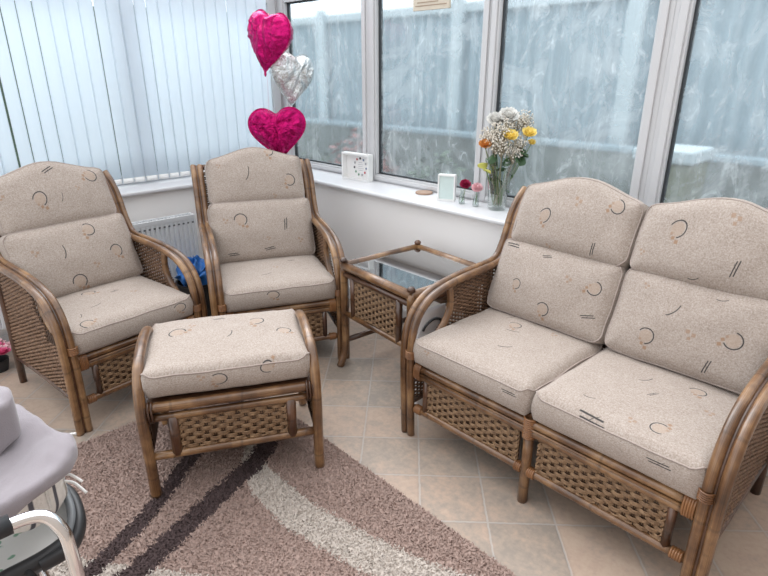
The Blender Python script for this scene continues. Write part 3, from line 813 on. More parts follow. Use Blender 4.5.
# white carrier bag on the floor between table and sofa
bag = thing('carrier_bag', 'small white bag with a black handle seen through the sofa arm loop', 'bag', (2.256, -.66, 0))
b = MB()
b.grid(32, 20, lambda u, v: ((.022 + .004 * math.sin(v * 9 + u * 20)) * math.cos(2 * PI * u) * (1 - .3 * v), (.105 + .005 * math.sin(u * 31 + v * 7)) * math.sin(2 * PI * u) * (1 - .08 * v), v * .545))
b.build('bag_body', M['white_plastic'], bag)
MB().tube(cr([(.016, -.075, .455), (.024, -.06, .485), (.026, -.01, .502), (.024, .04, .485), (.016, .055, .45)], 6), .0065, 6).build('handle', M['black_plastic'], bag)

# ------------------------------------------------------------------ rug with shaggy pile
def dist_poly(P, line):
    d = np.full(len(P), 1e9)
    for a, b in zip(line, line[1:]):
        a = np.array(a); b = np.array(b); ab = b - a
        t = np.clip(((P - a) @ ab) / (ab @ ab), 0, 1); d = np.minimum(d, np.hypot(*((P - (a + t[:, None] * ab)).T)))
    return d
sm = lambda pts: [(p.x, p.y) for p in cr([(a, b, 0) for a, b in pts], 8)]
LA = sm([(1.50, -1.30), (1.70, -1.56), (1.843, -1.779), (1.935, -1.89), (2.04, -2.045), (2.115, -2.18), (2.18, -2.33), (2.24, -2.6)])
LB = sm([(1.85, -1.30), (1.98, -1.46), (2.051, -1.565), (2.13, -1.79), (2.205, -1.98), (2.27, -2.16), (2.34, -2.4), (2.38, -2.7)])
LD = sm([(1.90, -1.50), (2.02, -1.565), (2.17, -1.60), (2.40, -1.607), (2.65, -1.562), (2.87, -1.51), (3.06, -1.44), (3.3, -1.33)])
LP = [(1.90, -2.47), (2.12, -2.342), (2.285, -2.222), (2.44, -2.10), (2.62, -1.97), (2.9, -1.80)]
def rug_index(P, jit):
    idx = np.zeros(len(P), int)
    idx[dist_poly(P, LD) < np.interp(P[:, 0], [1.9, 2.05, 2.3, 3.1], [.015, .05, .073, .078]) + jit] = 2
    idx[dist_poly(P, LP) < .072 + jit] = 2
    idx[dist_poly(P, LA) < .036 + jit] = 1
    idx[dist_poly(P, LB) < .047 + jit] = 1
    return idx
RX0, RX1, RY0, RY1 = 1.375, 3.62, -2.72, -1.232
rug = thing('shaggy_rug', 'brown shaggy rug with dark and cream curved stripes on the tiled floor', 'rug', (0, 0, 0))
b = MB()
nx, ny = 110, 74
b.grid(nx, ny, lambda u, v: (RX0 + u * (RX1 - RX0), RY0 + v * (RY1 - RY0), .012))
cen = np.array([[(i + .5) / nx * (RX1 - RX0) + RX0, (j + .5) / ny * (RY1 - RY0) + RY0] for j in range(ny) for i in range(nx)])
b.mi = rug_index(cen, 0).tolist()
b.box((RX0, RY0, 0), (RX1, RY1, .0115), mi=0)
b.build('backing', [M['pile_brown'], M['pile_dark'], M['pile_cream']], rug, smooth=False)
# tufts: bent tapering blades
sp = .0062
gx, gy = np.meshgrid(np.arange(RX0 + .004, 3.4, sp), np.arange(-2.55, RY1 - .003, sp)); base = np.stack([gx.ravel(), gy.ravel()], 1)
base += rng.uniform(-.5, .5, base.shape) * sp * 1.2
base[:, 0] = np.clip(base[:, 0], RX0, RX1); base[:, 1] = np.clip(base[:, 1], RY0, RY1)
n = len(base)
ti = rug_index(base, rng.normal(0, .006, n))
ang = rng.uniform(0, 2 * PI, n); wv = np.stack([np.cos(ang), np.sin(ang)], 1)
la = ang + PI / 2 + rng.normal(0, .5, n); lean = np.stack([np.cos(la), np.sin(la)], 1) * (rng.uniform(.003, .014, n))[:, None]
hgt = rng.uniform(.007, .0135, n); wd = rng.uniform(.0022, .004, n)
V = np.zeros((n, 6, 3))
for k, (t, ws) in enumerate(((0, 1.), (.6, .95), (1., .35))):
    c = base + lean * t ** 1.6
    V[:, 2 * k, :2] = c - wv * (wd * ws)[:, None]; V[:, 2 * k + 1, :2] = c + wv * (wd * ws)[:, None]
    V[:, 2 * k, 2] = V[:, 2 * k + 1, 2] = .010 + hgt * (t - .25 * t * t * (np.hypot(*lean.T) / .014))
V[:, :, 0] = np.clip(V[:, :, 0], RX0 - .006, RX1); V[:, :, 1] = np.clip(V[:, :, 1], RY0, RY1 + .004)
idx0 = (np.arange(n) * 6)[:, None]
Fq = np.concatenate([idx0 + [0, 1, 3, 2], idx0 + [2, 3, 5, 4]], 1).reshape(-1, 4)
me = bpy.data.meshes.new('pile'); me.from_pydata(V.reshape(-1, 3).tolist(), [], Fq.tolist()); me.update()
for m in ('pile_brown', 'pile_dark', 'pile_cream'): me.materials.append(M[m])
me.polygons.foreach_set('material_index', np.repeat(ti, 2)); me.polygons.foreach_set('use_smooth', [True] * len(me.polygons))
po = bpy.data.objects.new('pile', me); COL.objects.link(po); po.parent = rug; po['kind'] = 'stuff'

# ------------------------------------------------------------------ heart balloons
def heart(name, label, c, size, m, yaw, roll, pitch, thick=.34, ribbon_to=None, sd=0):
    root = thing(name, label, 'balloon', c, 0)
    R = Matrix.Rotation(yaw, 4, 'Z') @ Matrix.Rotation(pitch, 4, 'X') @ Matrix.Rotation(roll, 4, 'Y')
    NP, NR = 96, 14
    out = []
    for i in range(NP):
        t = 2 * PI * i / NP
        hx_, hz_ = 16 * math.sin(t) ** 3 / 17, (13 * math.cos(t) - 5 * math.cos(2 * t) - 2 * math.cos(3 * t) - math.cos(4 * t)) / 17
        out.append((hx_ * .70 + .30 * .95 * math.sin(t), hz_ * .70 + .30 * (.95 * math.cos(t) - .1)))
    mb = MB()
    for side in (-1, 1):
        def fn(u, v, side=side):
            i = int(round(u * NP)) % NP; x, z = out[i]; rho = v
            w = 1 - rho ** 2.6
            th = thick * max(0, w) ** .55
            # foil puckers near the seam
            puck = math.sin(u * 2 * PI * 23 + sd) * .5 + math.sin(u * 2 * PI * 37 + sd * 2) * .5
            th *= 1 + .30 * puck * rho ** 3
            k = (1 - .05 * rho ** 5 * (.5 + .5 * puck))
            zc = .12
            p = Vector((x * rho * k, -side * th, (z - zc) * rho * k + zc)) * (size / 2)
            cre = (abs(noise.noise(Vector((p.x * 17 + sd, p.z * 9, side)))) * .05 + noise.noise(Vector((p.x * 34 + sd, p.z * 26, side))) * .010) * (1 - rho ** 6)
            p.y += cre
            return R @ p
        mb.grid(NP, NR, fn)
    # flat seam rim
    mb.grid(NP, 1, lambda u, v: R @ (Vector((out[int(round(u * NP)) % NP][0] * (.95 + .10 * v), .003 * math.sin(u * 130), (out[int(round(u * NP)) % NP][1] - .12) * (.95 + .10 * v) + .12)) * (size / 2)))
    mb.build('foil_body', m, root)
    tip = R @ (Vector((0, 0, -1.03)) * (size / 2))
    MB().lathe([(.004, -.035), (.009, -.02), (.007, 0)], 8, c=tuple(tip)).build('filling_neck', m, root)
    if ribbon_to:
        e = Vector(ribbon_to) - Vector(c); s0 = tip + Vector((0, 0, -.03)); pts = []
        for i in range(41):
            t = i / 40; p = s0.lerp(e, t); p += Vector((.012 * math.sin(t * 9 + sd), .012 * math.cos(t * 7 + sd), 0)); pts.append(p)
        MB().tube(pts, .0014, 4).build('ribbon', M['ribbon'], root)
    return root
FLOORP = (.42, -.30, .005)
yawc = math.radians(44)
heart('heart_balloon', 'topmost shiny pink heart balloon floating highest in the corner', (.42, -.29, 1.835), .44, M['pink_foil'], yawc - .66, .16, -.1, .40, FLOORP, 1)
heart('heart_balloon', 'silver foil heart balloon half hidden between the two pink ones', (.40, -.10, 1.597), .41, M['silver_foil'], yawc + .95, .1, .05, .42, FLOORP, 5)
heart('heart_balloon', 'lower pink heart balloon just above the back of the corner armchair', (.42, -.27, 1.24), .41, M['pink_foil'], yawc + .1, -.05, 0, .36, FLOORP, 9)

# ------------------------------------------------------------------ things on the sill (top of sill z = .862)
SZ = .862
def vec(p): return Vector(p)
# box framed dial leaning by the mullion
ck = thing('box_frame', 'white deep box frame with a ring of small coloured flowers leaning by the mullion', 'picture frame', (.755, .175, SZ), math.radians(5))
w, h, dp = .27, .195, .05
b = MB(); t_ = .014
b.box((-w / 2, -dp / 2, 0), (w / 2, dp / 2, t_)); b.box((-w / 2, -dp / 2, h - t_), (w / 2, dp / 2, h)); b.box((-w / 2, -dp / 2, t_), (-w / 2 + t_, dp / 2, h - t_)); b.box((w / 2 - t_, -dp / 2, t_), (w / 2, dp / 2, h - t_))
b.build('frame', M['white_card'], ck, smooth=False, bevel=.002)
flatbox('backing_card', (-w / 2 + t_, dp / 2 - .008, t_), (w / 2 - t_, dp / 2 - .002, h - t_), M['paper'], ck)
cols = ['dot_dark', 'dot_blue', 'dot_grey', 'dot_blue', 'dot_red', 'dot_grey', 'dot_green', 'dot_green', 'dot_dark', 'dot_grey', 'dot_red']
for i, c in enumerate(cols):
    a = PI / 2 - 2 * PI * i / len(cols); MB().ball((.02 + .06 * math.cos(a), dp / 2 - .012, h / 2 + .06 * math.sin(a)), .009, 8, squash=(1, .45, 1)).build('flower', M[c], ck)
b = MB()
for k, ww in enumerate((.018, .026, .022, .03, .02)): b.box((.02 - ww, dp / 2 - .0092, h / 2 + .028 - k * .014), (.02 + ww, dp / 2 - .0085, h / 2 + .0305 - k * .014))
b.build('lettering', M['dot_grey'], ck, smooth=False)
# wooden coaster
tag(MB().lathe([(0, 0), (.054, 0), (.057, .003), (.057, .009), (.054, .012), (0, .012)], 32, c=(1.425, .175, SZ)).build('coaster', M['wood'], angle=.6), 'round brown wooden coaster lying flat on the white sill', 'coaster')
# small white frame with frosted pane
fr = thing('photo_frame', 'small upright white frame with a pale frosted pane beside the crimson flower', 'picture frame', (1.665, .12, SZ), math.radians(27))
w, h = .108, .162
b = MB(); b.box((-w / 2, -.02, 0), (w / 2, .02, .012)); b.box((-w / 2, -.02, h - .01), (w / 2, .02, h)); b.box((-w / 2, -.02, .012), (-w / 2 + .009, .02, h - .01)); b.box((w / 2 - .009, -.02, .012), (w / 2, .02, h - .01))
b.build('frame', M['white_card'], fr, smooth=False, bevel=.002)
flatbox('frosted_pane', (-w / 2 + .009, -.012, .012), (w / 2 - .009, .012, h - .01), M['mint'], fr)
# flowers
def petals(mb, c, r, n, tilt0, mi=0, cup=.5, layers=3, seed=0):
    rd = random.Random(seed); c = Vector(c)
    for L in range(layers):
        k = 1 - L / (layers + .6); 
        for i in range(n):
            a = 2 * PI * (i + .5 * L) / n + rd.uniform(-.2, .2); el = tilt0 + L * .42 + rd.uniform(-.12, .12)
            d = Vector((math.cos(a) * math.cos(el), math.sin(a) * math.cos(el), math.sin(el))); sd = Vector((-math.sin(a), math.cos(a), 0)); up = sd.cross(d) * -1
            ww = r * .62 * (1 - .15 * L)
            def fn(u, v, d=d, sd=sd, up=up, k=k, ww=ww):
                s = (u * 2 - 1); wdt = ww * math.sin(min(1, v * 1.25 + .12) * PI / 2) * (1 if v < .75 else math.sqrt(max(.05, 1 - ((v - .75) / .3) ** 2)))
                return c + d * (r * k * v) + sd * (s * wdt) + Vector((0, 0, 1)) * (cup * r * (.5 * s * s * .6 + .45 * v * v))
            mb.grid(4, 4, fn, mi)
def flower(name, label, cat, foot, head, r, m, group=None, n=7, tilt0=.15, layers=4, face=.7, seed=0):
    root = thing(name, label, cat, foot, 0, group); f = Vector(foot); h = Vector(head) - f
    mb = MB(); petals(mb, (0, 0, 0), r, n, tilt0, layers=layers, seed=seed); mb.ball(Vector((0, 0, r * .28)), r * .42, 8)
    Q = (Vector((0, 0, 1)) - FWD0 * face).normalized().to_track_quat('Z', 'Y').to_matrix(); mb.v = [tuple(Q @ Vector(p) + h) for p in mb.v]; mb.build('bloom', m, root)
    mid = h * .5 + Vector((random.uniform(-.006, .006), random.uniform(-.006, .006), 0))
    MB().tube(cr([(0, 0, 0), mid, h], 6), .0022, 6).build('stem', M['stem'], root)
    return root
def bud_vase(c, r, h, label):
    root = thing('bud_vase', label, 'vase', c)
    MB().lathe([(0, .0), (r * .95, 0), (r, .004), (r, h * .5), (r * .55, h * .74), (r * .5, h * .9), (r * .66, h), (r * .58, h), (r * .42, h * .9), (r * .48, h * .74), (r * .9, h * .5), (r * .9, .008), (0, .008)], 20).build('glass_body', M['vase_glass'], root, angle=.9)
bud_vase((1.79, .115, SZ), .019, .085, 'tiny clear glass bud vase holding the crimson flower')
bud_vase((1.888, .125, SZ), .019, .085, 'tiny clear glass bud vase holding the pale pink flower')
flower('carnation', 'crimson flower in a tiny glass vase next to the white frame', 'flower', (1.79, .115, SZ + .012), (1.808, .118, SZ + .118), .034, M['crimson'], n=9, tilt0=-.1, layers=5, seed=3)
flower('carnation', 'pale pink flower in a tiny glass vase beside the large vase', 'flower', (1.888, .125, SZ + .012), (1.892, .125, SZ + .108), .034, M['pink'], n=9, tilt0=-.1, layers=5, seed=4)
# large vase and bouquet
VC = Vector((2.02, .155, SZ)); RR = RIGHT; DD = FWD0
vs = thing('glass_vase', 'tall flared clear glass vase holding the mixed bouquet', 'vase', tuple(VC))
Hh = .285
prof = [(0, 0), (.05, 0), (.053, .006), (.055, .05), (.064, .16), (.084, Hh), (.080, Hh), (.0605, .16), (.051, .05), (.047, .022), (0, .018)]
MB().lathe(prof, 32).build('glass_body', M['vase_glass'], vs, angle=.9)
def VP(px, py, back=0.):     # offset in the bouquet, read as right / up from the vase foot
    return VC + RR * ((px - 498) * .0056) + Vector((0, 0, (209 - py) * .0059)) + DD * back
def foot(k): a = k * 2.4; return tuple(VC + Vector((.024 * math.cos(a), .024 * math.sin(a), .024)))
flower('rose', 'large yellow rose at the middle of the bouquet', 'flower', foot(0), VP(503, 139, -.07), .044, M['yellow'], n=6, tilt0=.3, seed=11)
flower('rose', 'yellow rose at the edge of the bouquet furthest from the blinds', 'flower', foot(1), VP(522, 137, -.05), .042, M['yellow'], n=6, tilt0=.3, seed=12)
flower('rose', 'small drooping yellow rose low beside the dark leaves', 'flower', foot(2), VP(527, 145, -.02), .022, M['yellow'], n=6, tilt0=.3, seed=13)
flower('rose', 'faded orange rose sticking out toward the pale pink flower', 'flower', foot(3), VP(480, 147, -.04), .036, M['orange'], n=6, tilt0=.15, seed=14)
flower('chrysanthemum', 'white bloom at the top of the bouquet', 'flower', foot(4), VP(503, 122, .0), .055, M['white_bloom'], n=10, tilt0=.1, layers=5, seed=15)
flower('chrysanthemum', 'white bloom behind the faded orange rose', 'flower', foot(5), VP(491, 126, .03), .05, M['white_bloom'], n=10, tilt0=.1, layers=5, seed=16)
def leafy(label, ft, tips, m, size):
    root = thing('leaf_sprig', label, 'leaves', ft); f = Vector(ft); mb = MB(); st = MB()
    for q, tp in enumerate(tips):
        h = Vector(tp) - f; st.tube(cr([(0, 0, 0), h * .55 + Vector((0, 0, .02)), h], 6), .002, 5)
        d = (RR * random.uniform(-1, 1) - DD * .5 + Vector((0, 0, random.uniform(-.6, .2)))).normalized(); sd = d.cross(Vector((0, 0, 1))).normalized(); sd = (sd + Vector((0, 0, .6))).normalized()
        mb.grid(4, 6, lambda u, v: h + d * (size * (v - .3)) + sd * ((u * 2 - 1) * size * .36 * math.sin(PI * min(1, v * .97 + .02)) ** .8) + Vector((0, 0, -.2 * size * (u * 2 - 1) ** 2)))
    mb.build('leaf', m, root); st.build('stem', M['stem'], root)
leafy('dark green leaves beneath the yellow roses', foot(6), [VP(516, 152, -.05), VP(519, 157, -.04), VP(511, 155, -.06), VP(514, 147, -.02), VP(505, 158, -.05), VP(486, 160, -.02), VP(490, 155, -.05)], M['leaf'], .075)
leafy('lime yellow leaf drooping over the rim of the large vase', foot(7), [VP(481, 163, -.04), VP(482, 168, -.045)], M['leaf_lime'], .07)
leafy('green foliage stems inside the clear vase', foot(8), [VP(494, 175, -.01), VP(500, 180, 0), VP(489, 178, .0), VP(506, 172, .0), VP(497, 168, -.02), VP(503, 187, 0)], M['leaf'], .06)
for q, (px, py, bk) in enumerate([(488, 135, -.03), (497, 131, -.06), (512, 127, 0), (520, 124, .03), (496, 146, -.07), (483, 140, .02), (508, 152, -.06), (524, 130, .05), (503, 124, .02), (490, 143, -.06), (499, 138, .0), (514, 143, -.04)]):
    root = thing('gypsophila_spray', 'spray of tiny cream blossoms in the bouquet', 'flower', foot(9 + q), 0, 'gypsophila sprays in the large vase')
    f = Vector(foot(9 + q)); h = VP(px, py, bk) - f; bm_ = MB(); st = MB(); base_ = h - Vector((0, 0, .07))
    st.tube(cr([(0, 0, 0), base_ * .5, base_], 5), .0018, 5)
    for i in range(110):
        o = Vector((random.gauss(0, 1), random.gauss(0, 1), random.gauss(0, 1))); o = o.normalized() * (.056 * random.random() ** .45)
        p = h + o; bm_.ball(p, random.uniform(.003, .0056), 5)
        if i % 2 == 0: st.tube([base_, base_.lerp(p, .6) + Vector((0, 0, .008)), p], .0009, 3, caps=False)
    bm_.build('blossom', M['blossom'], root)['kind'] = 'stuff'; st.build('stem', M['sprig'], root)
# hanging plaque high in the second window
pl = thing('hanging_plaque', 'cream wooden plaque hanging high in the window behind the white frame', 'plaque', (1.40, .225, 1.955), 0)
flatbox('board', (-.145, -.008, 0), (.145, .008, .14), M['plaque'], pl, bevel=.002)
b = MB(); b.box((-.125, -.0095, .022), (.125, -.008, .028)); b.box((-.11, -.0095, .04), (.06, -.008, .046)); b.build('painted_line', M['plaque_edge'], pl, smooth=False)
MB().tube([(-.1, 0, .14), (0, .02, .25), (.1, 0, .14)], .002, 5).build('cord', M['ribbon'], pl)

# ------------------------------------------------------------------ bits between and beside the chairs
bx = thing('storage_tub', 'black tub on the floor between the two armchairs', 'tub', (.32, -.955, 0))
MB().lathe([(0, 0), (.11, 0), (.115, .01), (.135, .23), (.142, .235), (.142, .245), (.13, .245), (.125, .23), (.108, .015), (0, .012)], 28).build('tub_body', M['black_box'], bx, angle=.7)
bb = MB(); 
def crump(u, v):
    th = PI * v * .62; a = 2 * PI * u; r = .118 + .02 * noise.noise(Vector((math.cos(a) * 3, math.sin(a) * 3, v * 6))) * 2 + .012 * math.sin(a * 9 + v * 14)
    return (.32 + r * math.sin(th) * math.cos(a), -.955 + r * math.sin(th) * math.sin(a), .285 + r * .85 * math.cos(th) + .02 * math.sin(a * 5 + v * 11))
bb.grid(60, 24, crump); tag(bb.build('plastic_bag', M['blue_bag']), 'crumpled blue plastic bag in the black tub between the armchairs', 'bag')
ps = thing('flower_pot', 'dark pot of pink artificial flowers on the floor beside the armchair near the blinds', 'potted flowers', (.30, -2.19, 0))
MB().lathe([(0, 0), (.045, 0), (.06, .07), (.055, .07), (.045, .01), (0, .01)], 20).build('pot', M['black_box'], ps, angle=.7)
for i in range(11):
    mb = MB(); a = i * 2.4; rr = .025 * math.sqrt(i); petals(mb, (rr * math.cos(a) * 1.1, rr * math.sin(a) * 1.1, .10 + .03 * random.random()), .042, 6, .1, layers=3, seed=40 + i); mb.build('flower', M['hotpink'] if i % 3 else M['pink'], ps)
MB().tube([(0, 0, .01), (0, 0, .1)], .006, 6).build('stem', M['stem'], ps)

# ------------------------------------------------------------------ metal chair with blankets at the near edge of the room
def grow(poly, k, dx=0., dy=0.):
    mx_ = sum(p[0] for p in poly) / len(poly); my_ = sum(p[1] for p in poly) / len(poly)
    return [(mx_ + (x - mx_) * k + dx, my_ + (y - my_) * k + dy) for x, y in poly]
def soft_slab(name, poly, z0, z1, m, label=None, cat=None, parent=None, puff=.02, uvdir=(1, 0), sd=0, drop=None, bev=.016):
    bm = bmesh.new(); vs_ = [bm.verts.new((x, y, z0)) for x, y in poly]; f = bm.faces.new(vs_)
    r = bmesh.ops.extrude_face_region(bm, geom=[f]); ev = [g for g in r['geom'] if isinstance(g, bmesh.types.BMVert)]
    for v in ev: v.co.z = z1
    bmesh.ops.recalc_face_normals(bm, faces=bm.faces)
    bmesh.ops.bevel(bm, geom=list(bm.edges), offset=min((z1 - z0) * .38, bev), segments=4, profile=.5, affect='EDGES')
    bmesh.ops.triangulate(bm, faces=[q for q in bm.faces if len(q.verts) > 4])
    bmesh.ops.subdivide_edges(bm, edges=[e for e in bm.edges if e.calc_length() > .05], cuts=3, use_grid_fill=True)
    bmesh.ops.subdivide_edges(bm, edges=[e for e in bm.edges if e.calc_length() > .03], cuts=1, use_grid_fill=True)
    bmesh.ops.triangulate(bm, faces=[q for q in bm.faces if len(q.verts) > 4])
    uvl = bm.loops.layers.uv.new('UVMap')
    for v in bm.verts:
        nn = noise.noise(Vector((v.co.x * 9 + sd, v.co.y * 9, v.co.z * 9))); v.co += Vector((nn * .006, noise.noise(Vector((v.co.y * 9, v.co.x * 9, sd))) * .006, nn * puff + noise.noise(Vector((v.co.x * 23 + sd, v.co.y * 31, v.co.z * 5))) * .007))
        if drop: v.co.z += drop(v.co.x, v.co.y)
    for q in bm.faces:
        q.smooth = True
        for l in q.loops: l[uvl].uv = (l.vert.co.x * uvdir[0] + l.vert.co.y * uvdir[1], l.vert.co.z)
    me = bpy.data.meshes.new(name); bm.to_mesh(me); bm.free(); me.materials.append(m)
    o = bpy.data.objects.new(name, me); COL.objects.link(o)
    if parent: o.parent = parent
    sb = o.modifiers.new('smooth', 'SUBSURF'); sb.levels = 1; sb.render_levels = 1
    if label: tag(o, label, cat)
    return o
CX, CY = 2.45, -2.62
mc = thing('metal_frame_chair', 'chrome tube chair with black grip and moulded seat, heaped with blankets', 'chair', (CX, CY, 0))
def L3(x, y, z): return (x - CX, y - CY, z)
for yy_top in (0,):
    for xx, yy in ((2.818, -2.408),):
        MB().tube(cr([L3(xx - .03, -2.86, .80), L3(xx - .03, -2.60, .80), L3(xx - .03, -2.50, .80), L3(xx - .016, -2.435, .798), L3(xx + .004, -2.410, .765), L3(xx + .012, -2.404, .70), L3(xx + .012, -2.404, .5), L3(xx + .012, -2.404, .025), ], 7), .0128, 12).build('frame_tube', M['chrome'], mc)
        MB().tube([L3(xx - .03, -2.80, .80), L3(xx - .03, -2.482, .80)], .020, 12).build('hand_grip', M['black_plastic'], mc)
    MB().tube(cr([L3(2.24, -2.86, .66), L3(2.24, -2.55, .66), L3(2.235, -2.47, .655), L3(2.22, -2.44, .62), L3(2.215, -2.43, .5), L3(2.215, -2.43, .025)], 7), .0128, 12).build('frame_tube', M['chrome'], mc)
for xx, yy in ((2.83, -2.404), (2.215, -2.43), (2.788, -2.86), (2.24, -2.86)):
    MB().lathe([(0, .028), (.019, .028), (.019, .045), (.014, .06), (0, .06)], 14, c=L3(xx, yy, 0)).build('rubber_foot', M['black_plastic'], mc)
for xx, zt in ((2.788, .80), (2.24, .66)):
    MB().tube([L3(xx, -2.86, .04), L3(xx, -2.86, zt)], .0128, 10).build('rear_leg', M['chrome'], mc)
MB().tube([L3(2.83, -2.404, .30), L3(2.215, -2.43, .30)], .010, 10).build('cross_tube', M['chrome'], mc)
MB().tube([L3(2.788, -2.86, .30), L3(2.24, -2.86, .30)], .010, 10).build('cross_tube', M['chrome'], mc)
# moulded seat rim : a dished shell with thick black lip
rim = [(2.28, -2.355), (2.34, -2.325), (2.41, -2.318), (2.48, -2.330), (2.53, -2.362), (2.555, -2.43), (2.56, -2.53), (2.58, -2.66), (2.50, -2.78), (2.40, -2.80), (2.30, -2.74), (2.27, -2.6), (2.27, -2.45)]
rp_ = cr([L3(x, y, .49) for x, y in rim], 6, closed=True)
MB().tube(rp_, .017, 10, closed=True, flat=1.3).build('seat_shell', M['black_plastic'], mc)
cc = Vector(L3(2.43, -2.55, .46))
b = MB(); NPR = len(rp_)
b.grid(NPR, 8, lambda u, v: cc.lerp(rp_[int(round(u * NPR)) % NPR], v) + Vector((0, 0, -.02 + .035 * v ** 2 + (.03 * (1 - v ** 2)))))
b.build('seat_pad', M['pad'], mc)
b = MB(); b.grid(NPR, 8, lambda u, v: cc.lerp(rp_[int(round(u * NPR)) % NPR], v) + Vector((0, 0, -.09 * (1 - v ** 2.5) - .012))); b.build('shell_underside', M['black_plastic'], mc)
gp = cr([L3(2.345, -2.365, .525), L3(2.375, -2.337, .53), L3(2.41, -2.312, .535), L3(2.48, -2.308, .535), L3(2.555, -2.322, .525), L3(2.60, -2.36, .505), L3(2.60, -2.43, .495)], 6)
MB().tube([p + Vector((-.035, -.008, -.014)) for p in gp], .015, 10, flat=1.6).build('side_guard', M['black_plastic'], mc)
MB().tube([p + Vector((-.043, -.022, .006)) for p in gp[4:-8]], .011, 8).build('guard_inset', M['grey_plastic'], mc)
for a, b_ in ((L3(2.56, -2.47, .49), L3(2.83, -2.404, .46)), (L3(2.27, -2.45, .49), L3(2.216, -2.431, .46)), (L3(2.50, -2.78, .49), L3(2.788, -2.86, .46)), (L3(2.3, -2.74, .49), L3(2.24, -2.86, .46))):
    MB().tube([a, b_], .009, 8).build('seat_bracket', M['chrome'], mc)
soft_slab('striped_cloth', [(2.28, -2.36), (2.35, -2.325), (2.44, -2.318), (2.505, -2.345), (2.525, -2.42), (2.52, -2.55), (2.45, -2.70), (2.33, -2.66), (2.27, -2.5)], .545, .70, M['stripe_cloth'], 'fluffy white cloth with thin dark stripes bunched under the lilac blanket', 'cloth', uvdir=(.7, -.7), sd=3, bev=.05, puff=.03)
sc_ = [o for o in bpy.data.objects if o.name == 'striped_cloth'][0]
for (p0, p1) in (((2.50, -2.345, .66), (2.54, -2.305, .645)), ((2.47, -2.335, .62), (2.53, -2.30, .60)), ((2.36, -2.30, .655), (2.40, -2.27, .70))):
    a_, b_ = Vector(p0), Vector(p1); MB().tube(cr([a_, a_.lerp(b_, .5) + Vector((0, 0, .014)), b_], 5), .0035, 6).build('tassel', M['white_card'], sc_)
soft_slab('fleece_blanket', grow([(2.215, -2.372), (2.30, -2.362), (2.40, -2.345), (2.475, -2.318), (2.525, -2.325), (2.565, -2.352), (2.60, -2.40), (2.635, -2.475), (2.65, -2.60), (2.6, -2.80), (2.35, -2.84), (2.2, -2.75), (2.17, -2.5)], 1.09, 0, .012), .708, .752, M['lilac'], 'folded lilac fleece blanket on the chrome chair, beneath the matching cushion', 'blanket', sd=1)
soft_slab('fleece_cushion', grow([(2.28, -2.425), (2.36, -2.405), (2.42, -2.415), (2.455, -2.46), (2.46, -2.60), (2.42, -2.74), (2.3, -2.76), (2.24, -2.62)], 1.10, 0, .01), .756, .875, M['lilac'], 'plump lilac fleece cushion topmost on the blanket heap', 'cushion', sd=7)

# ------------------------------------------------------------------ garden beyond the glass
fn_ = thing('garden_fence', 'pale blue-grey ribbed fence outside the windows', 'fence', (1.5, 2.3, .0))
b = MB(); b.grid(560, 2, lambda u, v: (-4.5 + u * 9, .02 * math.sin(u * 2 * PI * 75), v * 2.15)); b.build('ribbed_sheet', M['fence'], fn_)
for xx in (-3.2, -1.3, .35, 2.1): MB().box((xx - .06, -.09, 0), (xx + .06, -.03, 2.25)).build('post', M['fence_post'], fn_, smooth=False)
MB().box((-4.5, -.05, 2.12), (4.5, .05, 2.2)).build('capping_rail', M['fence_post'], fn_, smooth=False)
gw = thing('garden_wall', 'low dark mottled wall in front of the ribbed fence outside', 'wall', (1.5, 2.02, -.2))
M['garden_wall'] = plain('mottled_garden_wall', (.20, .225, .22), .9, .45, 5)
MB().box((-4.4, -.07, 0), (4.4, .07, 1.24)).build('wall_body', M['garden_wall'], gw, smooth=False); MB().box((-4.4, -.09, 1.24), (4.4, .09, 1.275)).build('coping', M['fence'], gw, smooth=False)
def bush(c, r, h, m, label, sd):
    root = thing('garden_bush', label, 'bush', (c[0], c[1], -.2)); rd = random.Random(sd); mb = MB()
    for i in range(420):
        o = Vector((rd.gauss(0, 1), rd.gauss(0, 1), rd.gauss(0, 1))).normalized() * rd.uniform(.6, 1)
        p = Vector((o.x * r, o.y * r, h * .55 + o.z * h * .45)); a = rd.uniform(0, 6.3); s = rd.uniform(.03, .06)
        d = Vector((math.cos(a), math.sin(a), rd.uniform(-.5, .7))).normalized(); q = d.orthogonal().normalized()
        b0 = len(mb.v); mb.v += [tuple(p), tuple(p + d * s + q * s * .4), tuple(p + d * 2 * s), tuple(p + d * s - q * s * .4)]; mb.f.append((b0, b0 + 1, b0 + 2, b0 + 3)); mb.mi.append(0); mb.uv.append(((0, 0), (1, 0), (1, 1), (0, 1)))
    mb.ball((0, 0, h * .5), min(r, h * .4) * .75, 12, squash=(1, 1, 1.0)); mb.build('foliage', m, root)
    MB().tube([(0, 0, 0), (0, 0, h * .5)], .02, 6).build('trunk', M['wood'], root)
bush((-.35, 1.45), .38, 1.30, M['reflection_pink'], 'reddish foliage standing in for a reflection in the window nearest the balloons', 1)  # reddish foliage shape in place of a reflection on the pane
bush((.62, 1.35), .33, 1.20, M['bush'], 'dark rounded bush blurred behind the window with the hanging plaque', 2)
bush((-1.2, 1.5), .4, 1.0, M['bush'], 'low green bush blurred behind the window nearest the balloons', 3)
bush((1.65, 1.45), .42, .98, M['bush'], 'low dark bush blurred behind the window beside the bouquet', 4)
bush((3.4, 1.5), .36, 1.25, M['reflection_pink'], 'reddish foliage standing in for a reflection in the window above the sofa end', 5)  # likewise a stand-in for a reddish pane reflection
hd = thing('garden_hedge', 'dark green hedge glimpsed through the gaps in the vertical blind', 'hedge', (-2.3, -1.6, -.2))
hb = MB()
